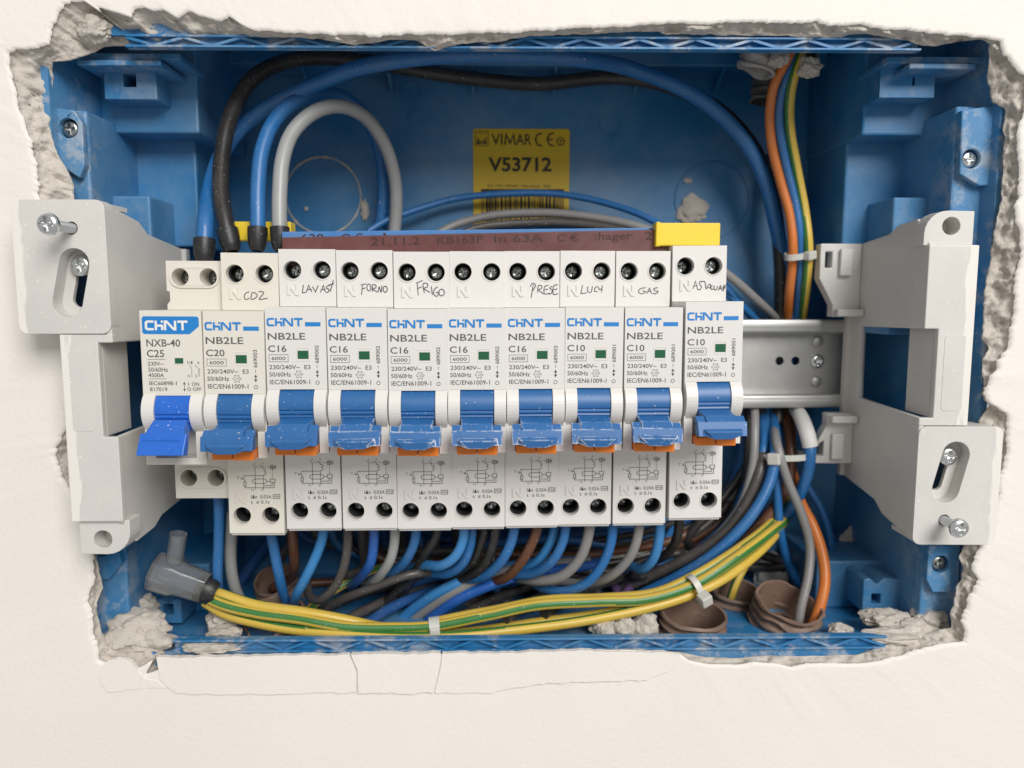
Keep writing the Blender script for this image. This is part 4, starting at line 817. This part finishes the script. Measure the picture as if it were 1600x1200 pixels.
# ---- wires leaving the lower terminals: down, round and away to the bundle on the right
ORD = ['', '', 'second', 'third', 'fourth', 'fifth', 'sixth', 'seventh', 'eighth', 'ninth', 'tenth']
rw = random.Random(11)
def tail(x, y, k):                                   # hidden run to the bundle
    j = lambda a: rw.uniform(-a, a)
    return [(x - 25 + j(10), y + 14 + j(6), 42 + j(4)), (x + 10 + j(20), y + 8 + j(10), 58 + j(5)), (max(x + 90, 960 + j(40)), 885 + j(22), 63 + j(7)), (1105 + j(25), 838 + j(22), 64 + j(6)), (1178 + j(18), 745 + j(18), 62 + j(6)), (1196 + j(26), 640, 62 + j(6)), (1200 + j(26), 560, 66 + j(4))]
G_B = 'wires leaving the lower breaker terminals'
low = [('blue', 'straight thick blue wire under the leftmost breaker', [(341,762,14),(341,800,14),(340,850,14),(339,905,16),(345,950,24),(370,985,36)], 1.75, 0),
 ('lightgrey', 'thick light grey wire left of the second breaker', [(364,800,24),(361,838,24),(360,870,24),(364,905,26),(378,940,32),(410,975,44)], 2.05, 0),
 ('blue', 'blue wire slanting down below the second breaker', [(421,815,17),(426,845,17),(434,890,18),(443,930,24),(455,960,38)], 1.8, 0),
 ('brown', 'brown wire below the left terminal of the third breaker', [(456,815,20),(457,850,22),(459,885,28),(452,905,42)], 1.8, 1),
 ('lightblue', 'light blue wire sweeping down below the right terminal of the third breaker', [(507,815,15),(504,840,15),(494,870,15),(479,902,16),(464,930,20),(458,950,32)], 1.75, 0),
 ('darkgrey', 'dark grey wire hooking left below the fourth breaker', [(543,815,14),(543,845,14),(538,880,14),(523,915,16),(500,937,19),(484,933,24),(480,912,32)], 1.6, 0),
 ('darkgrey', 'dark brown-grey wire far behind below the fourth breaker', [(565,815,34),(567,850,36),(566,890,44)], 1.7, 1),
 ('brightblue', 'bright blue wire below the right terminal of the fourth breaker', [(585,815,16),(584,845,16),(580,875,17),(566,900,24)], 1.75, 1),
 ('lightgrey', 'pale grey wire at the joint of the fourth and fifth breakers', [(617,815,15),(616,845,15),(610,872,16),(593,898,22)], 1.72, 1),
 ('blue', 'blue wire below the left terminal of the fifth breaker', [(652,815,16),(648,845,16),(636,872,18),(612,893,26)], 1.72, 1),
 ('black', 'black wire below the right terminal of the fifth breaker', [(688,815,17),(680,842,18),(664,866,22),(646,900,30),(625,935,42)], 1.65, 0),
 ('lightblue', 'light blue wire in a round hook below the sixth breaker', [(726,815,14),(722,845,14),(711,868,14),(690,883,16),(664,882,24)], 1.75, 1),
 ('blue', 'blue wire right behind the round hook below the sixth breaker', [(738,815,17),(735,848,17),(724,878,18),(702,895,22),(670,896,30)], 1.75, 1),
 ('black', 'left of the two black wires below the sixth breaker', [(760,815,18),(754,842,18),(742,872,20),(722,892,28)], 1.6, 1),
 ('black', 'right of the two black wires below the sixth breaker', [(776,815,15),(771,845,15),(760,876,17),(736,900,24)], 1.6, 1),
 ('blue', 'blue wire below the left terminal of the seventh breaker', [(805,815,14),(800,842,14),(786,872,15),(760,898,20),(725,907,30)], 1.8, 1),
 ('brown', 'brown wire below the right terminal of the seventh breaker', [(842,815,14),(836,838,14),(819,872,15),(794,900,20),(765,910,30)], 1.75, 1),
 ('lightblue', 'light blue wire farther back below the eighth breaker', [(868,815,20),(862,842,20),(844,872,22),(812,893,30)], 1.7, 1),
 ('blue', 'blue wire nearer the front below the eighth breaker', [(885,815,15),(880,845,15),(864,876,16),(832,898,22),(795,901,30)], 1.7, 1),
 ('grey', 'thick grey wire sweeping left below the eighth breaker', [(923,815,14),(918,842,14),(906,872,15),(878,899,18),(840,908,24),(800,902,34)], 1.85, 1),
 ('blue', 'long blue wire looping low below the ninth breaker', [(958,815,15),(955,845,15),(944,876,16),(920,908,18),(886,922,22),(850,919,28),(825,905,38)], 1.72, 0),
 ('grey', 'grey wire sweeping left below the ninth breaker', [(1000,815,15),(996,842,15),(985,870,16),(958,898,20),(920,912,28),(870,908,36)], 1.7, 1),
 ('lightblue', 'short blue wire hooking below the right terminal of the ninth breaker', [(1032,815,18),(1029,845,18),(1020,874,20),(1003,889,25),(982,884,34)], 1.75, 1),
 ('black', 'black wire below the left terminal of the tenth breaker', [(1062,805,22),(1058,840,24),(1042,866,30),(1015,880,40)], 1.75, 1)]
for k, (c, lab, pts, r, tl) in enumerate(low): wire(lab, c, pts + (tail(pts[-1][0], pts[-1][1], k) if tl else []), r, group=G_B)
# ---- lower layer of wires slanting up to the right
wire('black wire slanting up to the right behind the earth wires', 'black', [(560,985,46),(590,955,40),(640,908,33),(690,890,30),(750,884,40),(840,880,55),(960,860,62),(1120,800,64),(1185,700,62),(1190,600,66)], 1.6)
wire('dark grey wire with a scraped edge slanting below the fifth breaker', 'darkgrey', [(485,965,36),(520,945,30),(580,920,25),(640,898,24),(700,893,32)], 1.6)
wire('light blue wire, leftmost of three slanting together below the sixth breaker', 'lightblue', [(590,1000,40),(625,968,36),(680,930,30),(735,903,30),(800,884,44),(900,876,58)], 2.0)
wire('grey wire, middle one of three slanting together below the sixth breaker', 'grey', [(615,1000,38),(650,965,34),(705,928,29),(755,904,29),(820,886,44),(920,876,58)], 1.9)
wire('bright blue wire, rightmost of three slanting together below the sixth breaker', 'brightblue', [(640,1000,36),(672,968,32),(725,933,27),(785,907,27),(850,892,44),(940,882,58)], 2.1)
wire('dark wire slanting at the lower left behind the second breaker', 'darkgrey', [(390,960,60),(420,900,62),(455,845,62),(480,800,64)], 2.0)
wire('dark blue wire slanting behind the light grey wire on the left', 'darkblue', [(360,930,66),(395,880,68),(430,835,68),(460,790,70)], 2.6)
G_D = 'wires crowded at the back under the breakers'
bk_rows = [('darkblue', 842), ('darkgrey', 850), ('blue', 858), ('black', 866), ('brown', 874), ('darkblue', 882), ('darkgrey', 890), ('blue', 898), ('black', 906), ('darkgrey', 880), ('black', 856), ('black', 915)]
for k, (c, py) in enumerate(bk_rows):
    x0_ = 470 + 28 * k; j = lambda a: rw.uniform(-a, a)
    wire({'darkblue': 'dark blue', 'darkgrey': 'dark grey'}.get(c, c) + ' wire in the dark crowd running right at the back under the breakers', c, [(x0_ - 10, py - 60, 60 + j(4)), (x0_, py - 10, 60 + j(5)), (x0_ + 60, py + 8 + j(8), 60 + j(6)), (x0_ + 180, py + j(14), 60 + j(7)), (x0_ + 330, py - 4 + j(14), 62 + j(7)), (1080 + j(25), 830 + j(25), 64 + j(5)), (1165 + j(15), 735 + j(20), 66 + j(4)), (1180 + j(20), 620, 68)], 1.75 + j(.2), group=G_D)
for k, (c, xs, ys, adj) in enumerate([('black', 470, 985, 'leftmost'), ('darkgrey', 520, 992, 'left'), ('black', 700, 985, 'middle'), ('darkgrey', 790, 975, 'thin'), ('black', 850, 968, 'long'), ('darkblue', 570, 985, 'dusky')]):
    wire({'darkblue': 'dark blue', 'darkgrey': 'dark grey'}.get(c, c) + ' wire low on the floor behind the earth bundle, %s one' % ['farthest left', 'second from the left', 'in the middle', 'right of the middle', 'farthest right', 'third from the left'][k],
         c, [(xs, ys - 8, 19), (xs + 40, ys - 34, 30), (xs + 120, ys - 66, 46), (xs + 250, ys - 84, 60), (max(xs + 380, 1000), 882, 64), (1110, 826, 66), (1165, 735, 68), (1175, 620, 70)], 1.9)
# ---- bundle climbing to the rail on the right
G_C = 'wires bundled by the tie below the rail end'
bund = [('grey', 'grey wire at the left edge of the right hand bundle', [(985,915,50),(1050,885,48),(1110,848,46),(1155,795,45),(1176,730,46),(1180,670,50),(1176,600,62)], 1.75),
 ('blue', 'broad blue wire in front of the right hand bundle', [(1000,930,40),(1060,900,37),(1120,862,36),(1172,808,37),(1203,752,40),(1212,700,44),(1206,640,54),(1202,580,64)], 2.1),
 ('darkgrey', 'dark grey wire running above the broad blue wire on the right', [(960,925,52),(1020,898,48),(1080,868,45),(1135,830,43),(1170,780,43),(1190,720,46),(1192,650,54),(1190,580,64)], 2.1),
 ('brown', 'brown wire climbing below the broad blue wire on the right', [(1040,925,52),(1100,890,48),(1160,850,46),(1205,800,46),(1232,750,48),(1236,700,50),(1228,640,56),(1222,570,66)], 2.2),
 ('blue', 'blue wire below the brown one in the right hand bundle', [(1100,900,56),(1160,868,54),(1205,826,50),(1238,792,46),(1260,745,42),(1266,700,41),(1260,668,48),(1254,648,66),(1250,580,64)], 2.3),
 ('blue', 'blue wire left of the tie in the right hand bundle', [(1090,860,58),(1140,815,54),(1175,760,50),(1192,705,48),(1190,640,54),(1185,580,64)], 1.8),
 ('lightblue', 'light blue wire through the middle of the right hand bundle', [(1110,870,62),(1160,820,58),(1196,765,54),(1208,700,50),(1198,640,55),(1194,580,64)], 1.8),
 ('black', 'black wire deep inside the right hand bundle', [(1060,880,64),(1120,830,62),(1158,770,60),(1170,690,60),(1168,600,66)], 2.0),
 ('darkblue', 'dark blue wire deep at the left of the right hand bundle', [(1070,850,66),(1130,790,66),(1156,720,66),(1160,640,68)], 1.8)]
for c, lab, pts, r in bund: wire(lab, c, pts, r, group=G_C)
wire('blue wire falling to the right conduit from the tie', 'blue', [(1200,600,58),(1203,650,50),(1211,700,46),(1214,760,44),(1219,825,44),(1232,880,48),(1252,912,54),(1282,912,60)], 1.75)
wire('grey wire falling into the right brown conduit', 'grey', [(1204,600,54),(1207,645,46),(1216,700,42),(1231,752,40),(1254,806,38),(1266,850,36),(1263,900,32),(1250,955,28),(1243,1000,26)], 1.75)
wire('orange wire falling into the right brown conduit', 'orange', [(1232,705,62),(1240,745,54),(1252,785,44),(1270,820,38),(1284,862,34),(1289,905,30),(1282,945,27),(1268,985,25),(1262,1010,25)], 2.05)
wire('thin blue wire at the far right of the falling wires', 'blue', [(1258,755,56),(1282,795,54),(1297,845,54),(1298,885,56),(1280,915,60)], 1.5)
# white wrapped marker on the blue wire
tp = MB(); pth = spline([PV(p) for p in [(1244,640,60),(1253,655,50),(1262,680,42),(1266,698,41)]]); tp.tube(pth, 2.9, 16); single('tape_marker', tp, 'tape', 'white tape wrapped round a blue wire below the rail', 'tape', smooth=50)
pv = MB(); single('wire', MB().tube(spline([PV(p) for p in [(940,905,60),(960,915,52),(968,935,46),(985,915,50),(990,895,58)]]), 1.9, 12), 'w_purple', 'purple wire hidden low behind the ninth breaker', 'wire', smooth=60)

# ---- earth bundle across the bottom
G_E = 'earth wires tied in a bundle along the bottom'
wire('topmost earth wire from the clear connector to the first tie', 'earth', [(322,920,15),(350,929,14),(400,945,13),(470,957,12),(540,968,13),(600,980,15),(680,990,18),(760,985,20),(850,972,20),(950,957,20),(1040,935,21),(1090,915,23),(1150,878,28),(1200,836,38),(1222,800,50),(1222,770,60)], 1.85, group=G_E, stripe_phase=2, twist=0.03)
wire('middle earth wire with a green stripe facing front', 'earth', [(318,930,13),(345,944,12),(400,958,11),(470,968,10),(540,979,10),(610,980,11),(680,977,12),(760,962,13),(840,946,14),(930,940,15),(1010,936,16),(1080,915,19),(1150,872,25),(1200,834,36),(1230,806,50),(1240,770,62)], 1.9, group=G_E, stripe_phase=5, twist=-0.012)
wire('lowest earth wire sagging towards the bottom rim', 'earth', [(320,940,15),(350,958,14),(410,975,12),(480,986,10),(560,992,9),(640,995,9),(720,993,10),(800,985,12),(900,972,14),(990,955,16),(1070,932,19),(1130,905,24),(1185,864,34),(1218,826,48),(1236,790,62)], 1.8, group=G_E, stripe_phase=7, twist=0.016)
wire('rear earth wire, yellow side up, beyond the second tie', 'earth', [(680,972,16),(760,955,17),(850,938,18),(940,935,19),(1020,928,20),(1075,905,22),(1140,866,28),(1195,826,40),(1222,790,56),(1228,750,64)], 1.8, group=G_E, stripe_phase=11, twist=0.02)
wire('thin earth wire slanting behind the bundle on the left', 'earth', [(440,985,40),(470,962,36),(510,930,36),(548,908,40),(600,885,52)], 1.5, stripe_phase=3, twist=0.08)
wire('short earth wire rising from the rear brown conduit', 'earth', [(1140,940,46),(1148,915,46),(1160,890,48),(1185,850,52)], 1.6, stripe_phase=3, twist=0.02)

# ================================================================== CABLE TIES
def tie(c_px, dir_px, rad, label, head=(3.9, 3.2, 3.4), squash=1.0, head_side=(0, -1, 0), width=2.3):
    c = PV(c_px); d = (PV(dir_px) - c).normalized(); a = Vector(head_side); a = (a - d * a.dot(d)).normalized(); b = d.cross(a); mb = MB(); n = 28
    ro, ri = rad + 0.55, rad; vs = []
    for r_, h in ((ro, -width / 2), (ro, width / 2), (ri, width / 2), (ri, -width / 2)):
        for j in range(n):
            an = 2 * math.pi * j / n; vs.append(c + d * h + a * math.cos(an) * r_ * squash + b * math.sin(an) * r_)
    mb.add(vs, [(k * n + j, k * n + (j + 1) % n, ((k + 1) % 4) * n + (j + 1) % n, ((k + 1) % 4) * n + j) for k in range(4) for j in range(n)])
    hc = c + a * (ro * squash + head[2] / 2 - 0.5); hw, hd, hh = head[0] / 2, head[1] / 2, head[2] / 2
    f_ = [hc + d * (sx * hd) + b * (sz * hw) + a * hh for sx, sz in ((-1, -1), (1, -1), (1, 1), (-1, 1))]; k_ = [v - a * head[2] for v in f_]
    rt = single('cable_tie', mb, 'tie', label, 'cable tie', 'nylon cable ties', smooth=40, bevel=0)
    hb = MB(); hb.hexa(f_, k_); part('tie_head', hb, 'tie', rt, bevel=0.5); return rt
tie((680,985,13), (730,978,14), 4.3, 'white cable tie round the earth bundle at the bottom middle', head=(5.4, 3.6, 1.2), squash=0.85, width=3.6)
tie((1085,920,20), (1125,898,23), 5.0, 'white cable tie with square head round the earth bundle near the conduits', head=(4.2, 4.2, 4.0), squash=0.85, head_side=(0.25, -1, -0.35))
tie((1222,712,48), (1224,760,47), 10.2, 'white cable tie round the wire bundle below the rail end', head=(4.6, 4.4, 4.0), squash=0.75, head_side=(-0.75, -1, 0))
tie((1248,398,50), (1248,440,52), 6.2, 'white cable tie holding three wires to the right bracket', head=(4.6, 3.2, 3.0), squash=0.6, head_side=(0.6, -1, 0))

# ================================================================== CONDUITS
def conduit(px, py, y, r, length, axis, m_, label, pitch=3.4, wob=0.0, wall_=1.1, plug=True):
    c = PV((px, py, y)); ax = Vector(axis).normalized(); pr = []; L = 0
    pr.append((r - wall_, -length)); pr.append((r - wall_, -2)); pr.append((r - wall_ + .1, -0.2)); pr.append((r - .3, 0.0)); pr.append((r, -0.5))
    L = 1.0
    while L < length: pr += [(r + 0.1, -L), (r - 1.0, -L - pitch * .35), (r - 1.0, -L - pitch * .6), (r + .1, -L - pitch * .85)]; L += pitch
    mb = MB(); mb.lathe(([(0.02, -5)] + [(r - wall_, -5)] + pr[1:]) if plug else ([(0.02, -length)] + pr), c, ax, 36)
    if wob: mb.v = [v + Vector((wob * fnoise(v, .11, 3), wob * fnoise(v + Vector((50, 0, 0)), .11, 3), wob * 1.4 * fnoise(v + Vector((0, 50, 0)), .09, 3))) for v in mb.v]
    return single('conduit', mb, m_, label, 'conduit', 'conduit ends entering the box', smooth=45)
conduit(1083, 956, 20, 12.2, 45, (0.05, -0.10, 1), 'conduit_brown', 'empty brown corrugated conduit end between the earth tie and the bottom rim', wob=0.5, plug=False)
conduit(1234, 940, 25, 12.4, 48, (0.14, -0.26, 1), 'conduit_brown', 'brown corrugated conduit end with the orange and grey wires in it', wob=1.0, plug=False)
conduit(1150, 920, 46, 10.0, 45, (0.05, -0.15, 1), 'conduit_brown', 'brown conduit end behind the empty one', wob=0.5, plug=False)
conduit(432, 966, 22, 11.5, 22, (-0.1, -0.3, 1), 'conduit_brown', 'crumpled brown conduit end under the earth wires on the left', wob=2.6)
conduit(430, 905, 50, 9.0, 16, (-0.1, -0.4, 1), 'conduit_brown', 'rear brown conduit end under the second breaker', wob=1.0)
conduit(760, 918, 50, 10.0, 14, (0, -0.2, 1), 'conduit_dark', 'dark conduit end behind the earth wires in the middle', wob=1.0)
conduit(900, 912, 50, 10.0, 14, (0, -0.2, 1), 'conduit_dark', 'dark dusty conduit end below the eighth breaker', wob=1.5)
conduit(1176, 112, 44, 7.4, 26, (-0.45, 0.1, -1), 'conduit_grey', 'torn pale grey corrugated conduit end at the top right', wob=1.6)
conduit(1198, 160, 58, 6.4, 30, (-0.1, -0.1, -1), 'conduit_dark', 'black conduit end behind the torn grey one', wob=0.8)
conduit(1248, 92, 42, 7.6, 20, (0.05, -0.30, -1), 'conduit_dark', 'dark plaster-covered conduit that the orange wire leaves', wob=1.8)

# ================================================================== CLEAR CONNECTOR
cc = PV((268, 905, 14)); rt = root('wire_connector', cc - Vector((0, 0, 8)), 'clear plastic twist-on connector capping the earth wires at lower left', 'connector')
d = (PV((328, 922, 14)) - PV((250, 895, 14))).normalized(); nz = Vector((-d.z, 0, d.x))
mb = MB(); A0, A1 = PV((240, 890, 14)), PV((322, 920, 14)); prof = [(1.0, 0), (6.6, 0.2), (7.2, 1.5), (7.0, 8), (6.0, 10), (5.6, (A1 - A0).length), (4.6, (A1 - A0).length), (4.8, 10), (6, 8), (6, 1.6), (0.5, 1.4)]
mb.lathe(prof, A0, d, 8); part('body', mb, 'clear', rt, smooth=30, bevel=0.3)
tb = MB(); t0, t1 = PV((272, 880, 13)), PV((279, 834, 12)); Lh = (t1 - t0).length; tb.lathe([(2.9, 0), (2.8, Lh), (2.2, Lh), (2.2, 1)], t0, t1 - t0, 24); part('tube', tb, 'clear', rt, smooth=50)
cl = MB(); cl.lathe([(4.2, -2), (4.7, 0), (4.6, 3), (3.6, 5)], PV((318, 920, 14)), d, 20); cl.v = [v + Vector((.5 * fnoise(v, .5, 3), 0, .5 * fnoise(v * 1.3, .5, 3))) for v in cl.v]; part('collar', cl, 'sleeve', rt, smooth=50)

# ================================================================== PLASTER RUBBLE
def lump(px, py, y, rx, ry, rz, seed, label, rough=0.38, m_='plaster'):
    bm = bmesh.new(); bmesh.ops.create_icosphere(bm, subdivisions=4, radius=1); mb = MB(); c = PV((px, py, y)); vs = []
    for v in bm.verts:
        p = v.co; k = 1 + rough * fnoise(p + Vector((seed * 7, seed, 0)), 1.1, 4) + 0.12 * fnoise(p + Vector((0, seed * 3, 5)), 3.7, 3)
        vs.append(c + Vector((p.x * rx, p.y * ry, p.z * rz)) * k)
    mb.add(vs, [tuple(v.index for v in f.verts) for f in bm.faces]); bm.free()
    return single('plaster_lump', mb, m_, label, 'plaster', 'plaster rubble in the box', smooth=35)
for i, a in enumerate([(215,985,10,9.5,7,6.5,'big crumbly plaster lump in the lower left corner of the box'), (240,1000,8,8,5,3.6,'flat plaster lump in front of the big one at lower left'),
    (193,1000,9,6,4,4,'small plaster lump against the left edge at the bottom'), (222,948,24,5,5,5,'dusty plaster clod beside the lower left socket'), (348,968,20,5,5,4.5,'smooth plaster pebble left of the crumpled conduit'), (352,990,12,6,4,2.6,'flat plaster chip behind the bottom rim at left'),
    (945,982,16,4.6,4,4.6,'pale plaster pebble, leftmost of three behind the bottom rim'), (975,984,16,3.8,4,5,'pale plaster pebble, middle of three behind the bottom rim'), (1008,980,17,4.4,4,5.4,'pale plaster pebble next to the empty conduit'),
    (1385,968,16,8,6,3.2,'cracked flat plaster lump below the lower right socket'), (1425,985,10,9,5,3.6,'plaster lump in the lower right corner of the box'), (1450,968,14,6,5,4.2,'plaster clod against the right wall at the bottom'),
    (1395,992,7,10,4,2.6,'crumbled plaster over the right end of the bottom rim'), (1205,900,66,7,4,9,'plaster smear between the brown conduits at the back'), (1330,860,66,7,3,9,'plaster smear on the back of the box at lower right'), (1312,985,14,4,4,2.4,'plaster crumb right of the filled conduit'),
    (1082,328,79.5,6.5,1.6,5.5,'plaster dab on the back panel right of the sticker'), (570,328,79.3,1.8,1.2,4.0,'thin plaster drip on the knockout ring'), (478,326,79.6,.9,.7,.9,'plaster speck inside the knockout ring'),
    (1075,282,79.6,1.6,.7,1.1,'small plaster dab above the large one on the back'), (1262,105,40,4.5,4,4,'plaster lump on the top right conduit mouth'), (1215,92,36,3.4,3,2.6,'plaster crumb left of the conduit mouth'), (150,45,5.5,5,4,4.5,'plaster knob at the top left corner of the opening'), (330,1010,4.5,9,3,1.8,'plaster filling on the left end of the bottom rim')]):
    lump(*a[:6], i + 1, a[6])

# ---- tidy helper properties
for o in bpy.data.objects:
    if '_org' in o: del o['_org']
